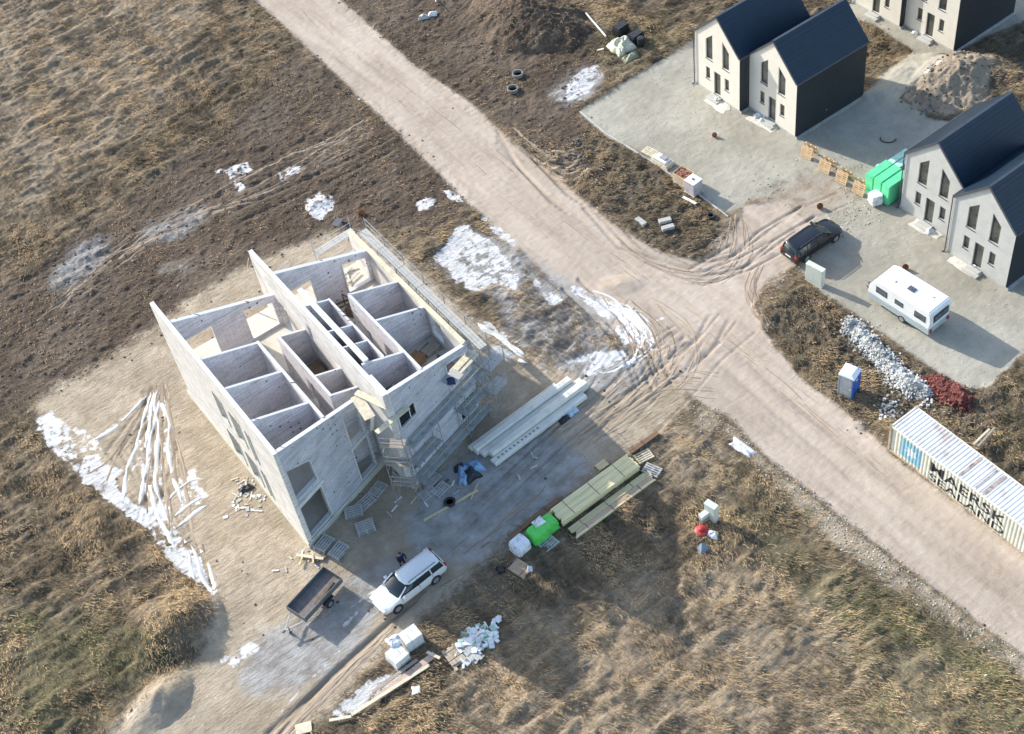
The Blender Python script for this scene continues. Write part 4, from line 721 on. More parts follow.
def crumple(name, label, cat, px, py, w_, d_, h, m, rz=0, seed=1, n=16, group=None, rugged=1., drape=0):
    xs_ = np.linspace(-1, 1, n); A, B = np.meshgrid(xs_, xs_); ang = np.arctan2(B, A); rad = np.maximum(abs(A), abs(B)); lim = .7+.5*vnoise(np.cos(ang)*1.8+seed*3.1, np.sin(ang)*1.8+9, seed)
    k = lim*(.85+.15*rad); x = A*k*w_/2; y = B*k*d_/2
    z = (1-rad**4)*h*(.35+.9*fbm(A*2.2*rugged+seed, B*2.2*rugged, 3, seed+40)) ; z = z + .02
    q = MB(); N_ = n*n; q.add([(a, b, c) for a, b, c in zip(x.ravel(), y.ravel(), z.ravel())], [(i*n+j, i*n+j+1, (i+1)*n+j+1, (i+1)*n+j) for i in range(n-1) for j in range(n-1)])
    bd = [j for j in range(n)]+[i*n+n-1 for i in range(1, n)]+[(n-1)*n+j for j in range(n-2, -1, -1)]+[i*n for i in range(n-2, 0, -1)]
    q.v += [(q.v[i][0], q.v[i][1], -.03) for i in bd]; L_ = len(bd)
    q.f += [(bd[i], N_+i, N_+(i+1) % L_, bd[(i+1) % L_]) for i in range(L_)]; q.f += [tuple(N_+i for i in range(L_))]
    o = q.build(name, m, smooth=35); tag(o, label, cat, group); return place(o, px, py, rz)
def wrinkled(name, c, rough=.45, v=.25): return mat(name, c, rough, var=v, scale=2.2, bump=.9)
WP = wrinkled('white_film', (.74, .76, .78)); BP = wrinkled('blue_film', (.25, .42, .62)); KP = wrinkled('black_film', (.02, .022, .027)); GP = wrinkled('green_film', (.10, .62, .10), .4, .15); CP = wrinkled('cream_sheet', (.66, .64, .46), .7, .12)
crumple('plastic_sheet', 'white curled sheet lying at the edge of the dry grass near the road', 'sheet', 742, 448, 1.9, .75, .18, WP, R(-55), 3)
crumple('sack', 'white-blue sack lying beside the red lid', 'sack', 713, 536, .8, .55, .35, WP, R(-40), 4)
crumple('foil_heap', 'light blue crumpled film lying beside the white panels, right half of the heap', 'film', 475, 467, 1.1, 1.3, .45, BP, .3, 5)
crumple('foil_heap', 'light blue crumpled film strip at the left edge of the black film heap', 'film', 464, 475, .8, 1.7, .4, BP, -.1, 6)
crumple('foil_heap', 'black crumpled film between the light blue films near the white panels', 'film', 471, 475, 1.2, 1.3, .5, KP, .5, 7)
crumple('foil_heap', 'black film end sticking out left of the light blue film', 'film', 459, 468, .8, .5, .3, KP, .5, 17)
crumple('foil_heap', 'pale blue film balled up against the long side of the white panels', 'film', 572, 411, 1.0, .7, .4, mat('pale_blue_film', (.5, .62, .74), .45, var=.2, bump=.9), .5, 8)
crumple('foil_heap', 'small black film piece touching the long side of the white panels', 'film', 564, 419, .9, .5, .3, KP, .5, 9)
crumple('foil_heap', 'dark film and scraps beside the sunlit left wall of the unfinished house', 'film', 246, 489, 1.0, .6, .25, KP, .5, 10)
# ------------------------------------------------------------------ white concrete planks
def P3(px, py, z=0): return W(px, py, z)
def at_(o, p, rz): o.location = p; o.rotation_euler = (0, 0, rz); return o
HP = R(32.5); o0 = W(496.5, 467.5); c_, s_ = math.cos(HP), math.sin(HP)
CPL = mat('pale_plank_concrete', (.70, .68, .60), .8, var=.06, scale=1.5, detail=8, bump=.15)
rows = [(0, 0, 8.5, .62, 0.), (.3, .64, 8.9, .5, .28), (-.1, 1.16, 9.3, .5, .06), (-.3, 1.68, 8.9, .55, .26), (-.4, 2.25, 8.0, .35, .05)]
lbs = ['front pale concrete plank with a row of round holes, nearest the timber', 'second pale concrete plank from the front, raised on another', 'middle pale concrete plank of the long stack', 'fourth pale concrete plank, next to the short narrow one', 'narrow short rear plank of the pale stack, nearest the house']
for (dx, dy, L_, w_, dz), lb in zip(rows, lbs):
    t = thing('concrete_plank', lb, 'plank', (o0.x+dx*c_-dy*s_, o0.y+dx*s_+dy*c_, 0), HP, 'long pale concrete planks stacked beside the unfinished house')
    q = MB(); q.loft([[(x, 0, .1), (x, w_, .1), (x, w_, .36+dz), (x, w_*.85, .42+dz), (x, w_*.15, .42+dz), (x, 0, .36+dz)] for x in (0, L_)]); q.build('slab', CPL, t)
    q = MB(); q.box(.3, .45, .0, w_, 0, .099); q.box(L_-.6, L_-.45, .0, w_, 0, .099); q.build('bearer', WOODB, t)
    if dy == 0:
        q = MB()
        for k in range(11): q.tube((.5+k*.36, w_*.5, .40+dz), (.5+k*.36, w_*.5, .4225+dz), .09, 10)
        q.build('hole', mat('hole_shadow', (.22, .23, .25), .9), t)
# ------------------------------------------------------------------ timber stacks by the drive
def timber(label, x0, y0, L_, nw, bw, nz, bh_, rz, m, z=.12, jag=.2, parts_m=None, dx=0, name='timber_stack'):
    t = thing(name, label, 'timber', (x0, y0, z), rz); rr = random.Random(len(label))
    for l in range(nz):
        for k in range(nw):
            if l < nz-1 and 0 < k < nw-1: continue
            q = MB(); a = rr.uniform(0, jag); q.box(a, L_-rr.uniform(0, jag), k*bw+.006, (k+1)*bw-.006, l*bh_+.004, (l+1)*bh_-.002); q.build('plank', (parts_m or [m])[k % len(parts_m or [m])], t)
    if nw > 2 and nz > 1: q = MB(); q.box(.3, L_-.3, bw*1.02, (nw-1)*bw-.02, .0, (nz-1)*bh_-.004); q.build('core', m, t)
    for xx in (.8, L_/2, L_-.8): q = MB(); q.box(xx-.05, xx+.05, -.05, nw*bw+.05, -.11, -.001); q.build('bearer', WOODB, t)
    for xx in (1.1, 3.3, L_-1.4):
        if xx < L_: q = MB(); q.box(xx-.02, xx+.02, -.012, nw*bw+.012, nz*bh_, nz*bh_+.006); q.build('strap', BLACKP, t)
    return t
HT = R(30); TGm = mat('treated_timber', (.78, .68, .38), .75, var=.12, scale=2, stretch=(.3, 7, 7)); TG2 = mat('treated_timber_dark', (.52, .46, .26), .75, var=.15, scale=2, stretch=(.3, 7, 7)); TR = mat('reddish_timber', (.52, .36, .26), .75, var=.15, scale=2, stretch=(.3, 7, 7)); TB = mat('brown_timber', (.22, .13, .075), .8, var=.2, scale=2, stretch=(.3, 7, 7))
p = W(552.5, 521); q_ = W(562, 529.5)
timber('thick yellow-green strapped timber pack in the middle of the timber row', W(563, 528).x, W(563, 528).y, 6.9, 8, .17, 4, .14, R(30.5), TGm, .1, .16, [TGm, TGm, mat('treated_timber_mid', (.70, .61, .33), .75, var=.12, scale=2, stretch=(.3, 7, 7))])
timber('dark greenish timber strip beside the thick yellow-green pack', W(571, 536).x, W(571, 536).y, 6.9, 3, .15, 2, .1, R(30.5), TG2, .1, .3)
timber('flat timber layer with reddish boards on the grass side of the row', W(577, 540).x, W(577, 540).y, 7.1, 6, .15, 2, .08, R(30.5), TR, .1, .3, [TGm, TR, TR, TG2, TR, TG2])
timber('thin greenish beams along the drive side of the thick pack', W(541, 524).x, W(541, 524).y, 7.6, 3, .12, 2, .1, R(29.5), TGm, .1, .5, [TGm, TG2, TB])
timber('long dark brown boards lying along the drive toward the green bags', W(511, 541).x, W(511, 541).y, 4.6, 2, .2, 1, .07, R(33), TB, .12, .3)
timber('single rusty brown beam pointing at the road beyond the timber row', W(632, 456).x, W(632, 456).y, 2.6, 2, .18, 2, .1, R(30), TB, .12, .1)
def stack_of_pallets(label, px, py, rz, n=3, m=None, s=1., dz=0, w=1.2, d=.85):
    t = thing('pallet_stack', label, 'pallets', W(px, py), rz)
    for k in range(n): pallet_mb(MB(), w=w*s, d=d*s, z=k*.146).build('pallet', m or WOODB, t)
    return t
pallet('small pale pallet at the road end of the timber row', 644, 457, R(20), WOODP); pallet('weathered slatted pallet under the road end of the timber row', 652, 471, R(-40), WOODG); pallet('grey slatted pallet lying in the grass next to the green bags', 549, 545, R(35), WOODG)
pallet('small slatted pallet on the drive side of the timber row', 602, 466, R(30), WOODY, s=.7)
# bagged goods
def bag_pack(label, px, py, rz, w_, d_, h, m, cat='pack', seed=1, name='wrapped_pack', pal=True, group=None):
    t = thing(name, label, cat, (*W(px, py)[:2], 0), rz, group=group)
    if pal: pallet_mb(MB(), w=w_, d=d_).build('pallet', WOODB, t)
    n = 10; rr = np.random.default_rng(seed); rings = []
    for z in np.linspace(0, 1, 6):
        f = 1-.12*max(0, z-.75)*4; rg = []
        for k in range(24):
            a = 2*math.pi*k/24; cx = math.copysign(abs(math.cos(a))**.35, math.cos(a)); sy = math.copysign(abs(math.sin(a))**.35, math.sin(a)); j = 1+rr.uniform(-.035, .035)
            rg.append((cx*w_/2*f*j, sy*d_/2*f*j, .148+z*h*(1+rr.uniform(-.02, .02))))
        rings.append(rg)
    MB().loft(rings).build('wrap', m, t, smooth=30)
    return t
bag_pack('bright green film-wrapped pack against the yellow-green timber', 548, 529, R(30), 1.3, 1.1, .75, GP, seed=2)
bag_pack('bright green film-wrapped pack next to the white sack pack, grey top', 538, 538, R(30), 1.3, 1.15, .8, GP, seed=3)
crumple('sack', 'greyish folded sacks on top of the left green pack', 'sack', 540, 530, .9, .6, .3, WP, R(30), 22).location.z = .93
bag_pack('white film-wrapped pack between green pack and short boards', 521, 550, R(33), 1.2, 1.15, .85, WP, seed=4)
t = timber('short light brown boards lying beside the white wrapped pack', W(507, 570).x, W(507, 570).y, 1.5, 5, .2, 2, .1, R(-48), mat('light_brown_board', (.46, .33, .22), .8, var=.12), .12, .15, name='board_pile')
crumple('rubbish_bag', 'black bag at the end of the short light brown boards', 'bag', 501, 571, .6, .55, .4, KP, 0, 23)
crumple('rubbish_bag', 'small white bag in the grass below the white wrapped pack', 'bag', 530, 571, .4, .45, .35, WP, 0, 24)
# pallets in front of the house
for lb, px, py, rz, n in (('top pallet leaning stack at the corner of the unfinished house, left one', 325, 545, R(50), 2), ('grey pallet pair just right of the house corner', 339, 552, R(48), 2), ('pale slatted pallet stack lying askew near the left front wall', 354, 513, R(5), 2), ('grey pallet under the recess opening, flat on the ground', 366, 503, R(40), 1), ('pale pallet stack standing alone below the left front wall', 366, 529, R(12), 3), ('grey pallet deep in the recess beside the scaffold', 378, 490, R(50), 1)):
    stack_of_pallets(lb, px, py, rz, n, WOODG, 1.05)
for lb, px, py, rz in (('grey slatted pallet under the scaffold front', 432, 480, R(45)), ('second slatted pallet beside the long yellow pole', 441, 490, R(42)), ('slatted pallet leaning near the ends of the white planks', 484, 448, R(60)), ('dark pallet beneath the front scaffold near the blue film', 428, 494, R(30))): pallet(lb, px, py, rz, WOODG)
o = lathe('tyre', [(.24, .02), (.36, 0), (.42, .06), (.42, .16), (.36, .22), (.24, .2), (.24, .02)], BLACKP); place(o, 450, 503); tag(o, 'black car tyre lying on the ground near the blue film', 'tyre')
o = lathe('tyre', [(.2, .02), (.3, 0), (.35, .06), (.35, .16), (.3, .22), (.2, .2), (.2, .02)], BLACKP); place(o, 711, 217); tag(o, 'small black tyre at the corner of the gravel yard near the wheel tracks', 'tyre')
def beam(label, a, b, w_, h_, m, name='timber_beam', cat='beam', z=.08, z2_=None):
    A = W(*a); B = W(*b); A.z = H0(A.x, A.y)+z; B.z = H0(B.x, B.y)+(z if z2_ is None else z2_); q = MB(); q.bar(A, B, w_, h_); o = q.build(name, m); return tag(o, label, cat)
beam('long yellow timber pole on the ground in front of the scaffold', (424, 521), (478, 491), .14, .12, WOODY); beam('thin yellow lath crossing the end of the long yellow pole', (471, 500), (478, 484), .08, .06, WOODY)
beam('dark board under the front scaffold by the tyre', (424, 500), (449, 480), .18, .05, WOODD)
beam('white long pole lying on dark soil near the rubbish heap at the top', (586, 15), (606, 39), .12, .12, WHITE, 'pole', 'pole'); beam('short yellow board left of the rubbish heap', (597, 51), (604, 50), .18, .06, WOODP); beam('thin white stick standing up at the top edge', (436, 0), (437, 9), .06, .06, WHITE, 'pole', 'pole', z2_=.8)
beam('white board lying on the verge beside the wooden crate', (683, 198), (696, 206), .22, .06, WHITE, 'board', 'board')
beam('pale pole sticking out behind the shipping container, upper one', (972, 451), (988, 435), .14, .14, WOODP, 'pole', 'pole', .6); beam('brown pole sticking out behind the shipping container, lower one', (976, 454), (993, 434), .14, .14, WOODB, 'pole', 'pole', .6)
beam('pale board at the bottom edge of the photo near the wheel ruts', (296, 731), (312, 727), .7, .06, WOODP, 'board', 'board')
beam('brown plank lying across the wooden scraps by the house corner', (297, 556), (324, 560), .22, .06, WOODP, 'board', 'board', .15); beam('yellow lath among the wooden scraps by the house corner', (300, 567), (303, 558), .12, .06, WOODY, 'board', 'board', .2); beam('second lath among the wooden scraps by the house corner', (314, 565), (313, 553), .12, .06, WOODY, 'board', 'board', .22); beam('dark scrap board behind the box trailer', (313, 563), (328, 556), .25, .06, WOODD, 'board', 'board', .1)
# block pallets and boards at the bottom
def block_pack(label, px, py, rz, w_, d_, h, m, top=None, name='block_pallet'):
    t = thing(name, label, 'block pallet', (*W(px, py)[:2], 0), rz); pallet_mb(MB(), w=w_+.1, d=d_+.1).build('pallet', WOODB, t)
    nx, ny, nz_ = max(2, round(w_/.4)), max(2, round(d_/.4)), max(2, round(h/.3))
    for k in range(nz_):
        for i in range(nx):
            for j in range(ny):
                if 0 < i < nx-1 and 0 < j < ny-1 and k < nz_-1: continue
                q = MB(); a, b, c = w_/nx, d_/ny, h/nz_; jx, jy = random.uniform(-.012, .012), random.uniform(-.012, .012)
                q.box(-w_/2+i*a+.006+jx, -w_/2+(i+1)*a-.006+jx, -d_/2+j*b+.006+jy, -d_/2+(j+1)*b-.006+jy, .146+k*c+.003, .146+(k+1)*c); q.build('block', m, t)
    return t
LB = mat('light_block', (.66, .67, .66), .85, var=.05)
block_pack('white block pallet with a ragged top, left of its taller neighbour', 399, 660, R(-55), 1.15, 1.1, .7, LB); block_pack('taller white block pallet beside the short boards at the bottom', 413, 643, R(-62), 1.0, 1.2, 1.0, LB)
crumple('plastic_sheet', 'grey film thrown over the left white block pallet', 'film', 397, 648, .9, .8, .25, WP, .3, 31).location.z = .84
for i, (a, b, m, w_, lb) in enumerate((((352, 716), (430, 668), WOODP, .22, 'long pale board furthest out in the grass by the snow strip'), ((330, 722), (352, 718), WOODP, .18, 'short bent pale board continuing the long one to the left'), ((376, 701), (436, 657), mat('rosy_board', (.50, .36, .28), .8), .42, 'wide rosy board in the middle of the boards in the grass'), ((373, 694), (418, 662), WOODB, .22, 'brown board nearest the snow strip below the block pallets'), ((428, 655), (441, 662), WOODP, .2, 'short crossing board near the block pallets'))): beam(lb, a, b, w_, .07, m, 'board', 'board', .12+.04*i)
timber('pale brown board pile fanned out right of the tall white block pallet', W(440, 652).x, W(440, 652).y, 1.9, 5, .2, 2, .08, R(-62), mat('pale_brown_board', (.50, .40, .29), .8, var=.12), .12, .5, name='board_pile')
timber('grey board pile beside the white and green offcuts', W(456, 649).x, W(456, 649).y, 1.9, 4, .2, 2, .08, R(-52), WOODG, .12, .4, name='board_pile')
crumple('plastic_sheet', 'small white square sheet lying in the grass at the bottom', 'sheet', 417, 692, .55, .55, .05, WHITE, 0, 33, n=6)
# white and green offcuts
rr = random.Random(5); MG = mat('mint_offcut', (.42, .58, .47), .8, var=.1)
for k in range(105):
    a, r_ = rr.uniform(0, 6.28), rr.random()**.6; px = 479+r_*(22*math.cos(a)+8*math.sin(a)); py = 641+r_*(-21*math.cos(a)+11*math.sin(a)); s_x, s_y = rr.uniform(.08, .38), rr.uniform(.05, .18)
    green_ = rr.random() < .33; q = MB(); q.box(-s_x, s_x, -s_y, s_y, 0, rr.uniform(.03, .09)); o = q.build('foam_offcut', MG if green_ else WHITE)
    place(o, px, py, rr.uniform(0, 3.1), None, rr.uniform(-.25, .25), rr.uniform(-.25, .25)); o.location.z += .06+.3*(1-r_)*rr.random()
    tag(o, 'mint green flat offcut in the heap of offcuts at the edge of the grass' if green_ else 'white flat offcut in the heap of offcuts at the edge of the grass', 'offcut', 'green offcuts in the heap' if green_ else 'white offcuts in the heap')
# ------------------------------------------------------------------ yard goods
def aframe(label, px, py, rz=R(-55)):
    t = thing('pallet_trestle', label, 'pallet', W(px, py), rz, 'leaning wooden pallets in a row on the gravel')
    NW = mat('fresh_pallet_wood', (.60, .42, .24), .8, var=.12, scale=2)
    for s in (-1, 1):
        o = pallet_mb(MB(), w=1.1, d=1.0, n=6).build('pallet', NW, t); o.rotation_euler = (R(74)*s, 0, 0); o.location = (0, .24*-s, .48)
for (px, py), lb in zip(((809, 155), (827, 169), (844, 180), (861, 191)), ('first leaning pallet pair of the row, nearest the dark side wall', 'second leaning pallet pair of the row from the dark side wall', 'third leaning pallet pair of the row from the dark side wall', 'last leaning pallet pair, next to the green wrapped packs')): aframe(lb, px, py)
GW = mat('green_wrap', (.14, .68, .34), .4, var=.14, scale=1.2, bump=.5, c2=(.10, .52, .24)); GWT = mat('pale_green_wrap', (.50, .80, .68), .4, var=.08, scale=1.5, bump=.4)
def insul(label, px, py, z0, rz, w_, d_, h, n, mt):
    t = thing('insulation_pack', label, 'wrapped pack', (*W(px, py)[:2], z0), rz)
    for k in range(n):
        q = MB(); q.box(-w_/2, w_/2, -d_/2+k*d_/n+.01, -d_/2+(k+1)*d_/n-.01, .05, h+.02*(k % 2)); q.build('bale', mt, t, bevel=.06, seg=2, smooth=40)
    return t
gb = W(886, 193)
insul('big green wrapped insulation pack standing nearest the grey house corner', 886, 192, 0, R(30), 2.3, 2.5, 1.95, 3, GW)
insul('pale mint green flat wrapped pack behind the big green one', 897, 174, 0, R(30), 3.0, 1.3, 1.4, 2, GWT)
crumple('plastic_sheet', 'loose green film bulging at the front of the big green pack', 'film', 873, 192, 1.0, 1.3, .8, GW, .4, 41)
o = lathe('film_roll', [(.36, 0), (.4, .3), (.4, .9), (.36, 1.2), (.2, 1.22), (.18, 1.0)], GWT); place(o, 879, 178); tag(o, 'upright round roll in green film behind the big green pack', 'roll')
t = bag_pack('white full bulk bag standing in front of the big green pack', 875, 203, R(10), .95, .95, .85, WP, 'bulk bag', 6, 'bulk_bag', pal=False)
# white board and pallet stack + wooden crate + wrapped cube
t = thing('pallet_of_boards', 'wooden pallet of white boards on the gravel at the verge, left of the wooden crate', 'boards', W(663, 163), R(-55))
pallet_mb(MB(), w=1.9, d=1.1).build('pallet', WOODP, t)
for k in range(4): q = MB(); q.box(-.9+.1*k, .85-.05*k, -.5, .5-.1*k, .15+k*.14, .28+k*.14); q.build('board', WHITE if k % 2 else WOODP, t)
q = MB(); q.box(-.1, .5, -.3, .15, .711, .8); q.build('slate', mat('grey_slate', (.3, .3, .3), .8), t)
stack_of_pallets('low pallet with a board at the upper end of the white board stack', 650, 154, R(-50), 2, WOODP)
t = thing('brick_crate', 'open wooden crate heaped with reddish bricks beside the white wrapped cube', 'crate', W(684, 183), R(-55)); pallet_mb(MB(), w=1.4, d=1.1).build('pallet', WOODP, t)
CRW = mat('crate_wood', (.62, .48, .32), .8, var=.14)
for y in (-.55, .55): q = MB(); [q.box(-.7, .7, y-.02, y+.02, .2+k*.24, .38+k*.24) for k in range(4)]; q.build('side', CRW, t)
for x in (-.7, .7): q = MB(); [q.box(x-.02, x+.02, -.52, .52, .2+k*.24, .38+k*.24) for k in range(4)]; q.build('side', CRW, t)
BRK = mat('red_brick', (.36, .17, .10), .85, var=.15)
for k in range(26): q = MB(); q.box(-.13, .13, -.06, .06, 0, .07); o = q.build('brick', BRK, t); o.location = (rr.uniform(-.52, .52), rr.uniform(-.4, .4), 1.0+rr.uniform(0, .12)); o.rotation_euler = (rr.uniform(-.3, .3), rr.uniform(-.3, .3), rr.uniform(0, 3))
q = MB(); q.box(-.66, .66, -.5, .5, .15, 1.0); q.build('load', BRK, t)
t = thing('wrapped_cube', 'white-topped film-wrapped cube at the lower end of the crate row', 'wrapped pallet', W(693.5, 192), R(-55)); pallet_mb(MB(), w=1.15, d=1.1).build('pallet', WOODP, t)
q = MB(); q.box(-.52, .52, -.5, .5, .148, 1.3); q.build('load', wrinkled('lilac_grey_film', (.52, .47, .49), .4, .12), t, bevel=.04, seg=2); q = MB(); q.box(-.54, .54, -.52, .52, 1.302, 1.36); q.build('top_sheet', WHITE, t, bevel=.02)
q = MB(); q.box(-.1, .1, -.08, .08, 1.361, 1.42); q.build('label', DSTEEL, t)
for lb, px, py, rz in (('grey concrete kerb block lying alone on the brown verge', 641, 223, R(-60)), ('upper grey concrete block of the pair on the verge', 665, 222, R(5)), ('lower light concrete block of the pair on the verge', 668, 229, R(8))):
    q = MB(); q.box(-.5, .5, -.22, .0, 0, .3); q.box(-.5, .5, .01, .22, 0, .27); o = q.build('concrete_block', CONC, bevel=.015); place(o, px, py, rz); tag(o, lb, 'concrete block')
for lb, px, py, m_, w_ in (('small red bucket lying on the gravel in front of the cream houses', 714, 136, mat('red_orange', (.55, .2, .12), .6), .5), ('small orange-brown object on the gravel above the black car', 819, 207, mat('orange_brown', (.42, .20, .09), .8), .6), ('small orange-brown object on the gravel above the caravan', 904, 268, mat('orange_brown', (.42, .20, .09), .8), .6), ('orange rag on dark soil behind the unfinished house', 362, 214, mat('orange_brown', (.42, .20, .09), .8), .7)):
    o = lathe('bucket', [(w_*.32, 0), (w_*.45, w_*.5), (w_*.42, w_*.52), (w_*.3, .06)], m_, 12); place(o, px, py, 0, None, .9); o.location.z += .12; tag(o, lb, 'bucket')
q = MB(); pts = [W(888+8*math.cos(a*.5), 139+4*math.sin(a*.5)) for a in range(0, 8)]
for a, b in zip(pts[:-1], pts[1:]): q.tube((a.x, a.y, .05), (b.x, b.y, .05), .045, 6)
tag(q.build('hose', BLACKP), 'short curved black hose on the shaded gravel behind the green packs', 'hose')
for lb, px, py in (('white sack on the step slab of the left cream house', 717, 100), ('white tub beside the narrow dark gap of the cream houses', 757, 116), ('small white sack below the gap of the cream houses', 763, 121), ('white sack on the step slab of the grey house beside the green packs', 929, 232), ('pale brick pack on the step slab of the grey house near the caravan', 973, 269), ('white lamp globe left of two lying below the top right cream house', 917, 32), ('white lamp globe right of two lying below the top right cream house', 925, 37)):
    crumple('sack', lb, 'sack', px, py, .7, .5, .35, WP, .4, int(px), n=8)
for k, (px, py) in enumerate(((718, 103), (765, 122), (930, 228), (968, 265))):
    crumple('mortar_patch', ('pale mortar patch before the door of the left cream house', 'pale mortar patch before the door of the second cream house', 'pale mortar patch before the door of the grey house by the green packs', 'pale mortar patch before the door of the grey house near the caravan')[k], 'mortar', px, py, 2.8, 1.5, .05, mat('spilled_mortar', (.62, .58, .50), .9, var=.1, scale=2), R(-58), 60+k, n=14)
for lb, pp in (('thin pale kerb along the verge side of the gravel yard', [(580, 112), (606, 134), (652, 162), (702, 197), (728, 217)]), ('left kerb of the narrow path leading to the top right house', [(868, 90), (893, 70), (914, 53)]), ('right kerb of the narrow path leading to the top right house', [(890, 101), (920, 80), (946, 60)])):
    q = MB(); P_ = [W(*p_, .03) for p_ in pp]
    for a, b in zip(P_[:-1], P_[1:]): q.bar(a, b, .14, .16)
    tag(q.build('kerb', CONC), lb, 'kerb')
# concrete rings, top heap
for lb, px, py in (('grey well ring lying on dark soil, upper of two', 518, 76), ('pale well ring with stones, lower of two on dark soil', 513, 91)):
    o = lathe('well_ring', [(.4, 0), (.5, 0), (.5, .3), (.4, .3), (.4, 0)], mat('old_ring', (.22, .22, .21), .9)); place(o, px, py); tag(o, lb, 'well ring')
for lb, px, py in (('grey boulder left of the white one near the top edge', 423, 18), ('white boulder near the top edge beside the dirt road', 433, 15)):
    crumple('boulder', lb, 'boulder', px, py, .9, .6, .4, WHITE if 'white b' in lb else CONC, 0, int(px), n=8)
crumple('rubbish_heap', 'cream crumpled sheets at the heart of the rubbish heap in the top field', 'sheet', 622, 48, 2.4, 2.4, .9, CP, .4, 71, n=20, rugged=1.6)
crumple('rubbish_heap', 'grey-green scraps at the lower edge of the rubbish heap in the top field', 'rubbish', 631, 58, 1.8, 1.0, .5, mat('olive_scrap', (.3, .31, .2), .8, var=.3, scale=4), .4, 72)
for lb, px, py, s_ in (('black plastic tank at the upper end of the rubbish heap in the top field', 621, 33, 1.), ('black crumpled bag right of the tank in the rubbish heap', 636, 41, .9), ('dark barrel at the right of the rubbish heap in the top field', 641, 47, .7)):
    if 'barrel' in lb: o = lathe('barrel', [(.3, 0), (.33, .2), (.33, .7), (.3, .9), (.1, .92)], BLACKP); place(o, px, py)
    elif 'tank' in lb: q = MB(); q.box(-.7, .7, -.5, .5, 0, .9); o = q.build('tank', BLACKP, bevel=.12, seg=2); place(o, px, py, R(35))
    else: o = crumple('rubbish_bag', lb, 'bag', px, py, 1.3*s_, 1.1*s_, .9, KP, 0, 73)
    tag(o, lb, 'tank' if 'tank' in lb else 'barrel' if 'barrel' in lb else 'bag')
t = thing('wheelbarrow', 'dark wheelbarrow on the soil just behind the rear wall of the unfinished house', 'wheelbarrow', (*W(339, 228)[:2], .05), R(60))
q = MB(); q.loft([[(-.3, -.2, .35), (.35, -.2, .35), (.35, .2, .35), (-.3, .2, .35)], [(-.45, -.33, .62), (.5, -.33, .62), (.5, .33, .62), (-.45, .33, .62)]]); q.build('tray', DSTEEL, t)
q = MB(); q.tube((.62, -.05, .2), (.62, .05, .2), .2, 14); q.build('wheel', BLACKP, t)
for sg in (1, -1): q = MB(); q.tube((.62, sg*.08, .2), (-.95, sg*.3, .55), .02, 6); q.build('handle', STEEL, t); q = MB(); q.tube((-.3, sg*.25, .45), (-.35, sg*.27, 0), .02, 6); q.build('leg', STEEL, t)
# ------------------------------------------------------------------ rubble heaps
def rubble(name, label, cat, pxs, n, smin, smax, m, h, seed, cubes=False):
    r2 = np.random.default_rng(seed); q = MB(); P = gp(pxs); segs = list(zip(P[:-1], P[1:]))
    for k in range(n):
        a, b = segs[r2.integers(len(segs))]; f = r2.random(); c = a+(b-a)*f; rad = abs(r2.normal(0, .40)); an = r2.uniform(0, 6.28); x = c[0]+rad*math.cos(an)*1.2; y = c[1]+rad*math.sin(an)*1.2
        z = H0(x, y)+h*max(0, 1-rad/.95)*r2.uniform(.3, 1); s_ = r2.uniform(smin, smax)
        M = Matrix.Rotation(r2.uniform(0, 3.1), 3, 'Z') @ Matrix.Rotation(r2.uniform(-.7, .7), 3, 'X'); d = (1, .5, .28) if cubes else (1, r2.uniform(.6, 1), r2.uniform(.5, .9)); j = 0 if cubes else .35
        vs = [M @ Vector((sx*s_*d[0]*(1-j*r2.random()), sy*s_*d[1]*(1-j*r2.random()), sz*s_*d[2]*(1-j*r2.random()))) + Vector((x, y, z)) for sz in (-1, 1) for sx, sy in ((-1, -1), (1, -1), (1, 1), (-1, 1))]
        q.add(vs, [(0, 3, 2, 1), (4, 5, 6, 7), (0, 1, 5, 4), (1, 2, 6, 5), (2, 3, 7, 6), (3, 0, 4, 7)])
    o = q.build(name, m); return tag(o, label, cat, kind='stuff')
rubble('rubble_heap', 'long heap of white and grey crushed concrete rubble beside the caravan', 'rubble', [(850, 325), (868, 345), (890, 368), (905, 385), (925, 392)], 6200, .03, .11, mat('crushed_concrete', (.54, .54, .51), .9, var=.22, scale=.9), .55, 1)
rubble('brick_heap', 'heap of dark red broken roof tiles and bricks at the end of the white rubble', 'rubble', [(930, 384), (948, 394), (962, 402)], 2000, .07, .16, mat('dark_red_brick', (.20, .06, .045), .85, var=.35, scale=1.2, c2=(.10, .03, .025)), .55, 2, True)
rubble('white_stones', 'scatter of white stones beside the near end of the shipping container', 'rubble', [(884, 410), (890, 405), (888, 418), (935, 400)], 90, .04, .12, mat('white_stone', (.66, .66, .64), .9), .1, 3)
rubble('soil_lumps', 'dark wet clods scattered on soil where the wheel tracks leave the road', 'rubble', [(560, 150), (580, 140), (575, 160), (540, 150)], 70, .05, .2, mat('wet_clod', (.14, .12, .10), .9), .05, 4)
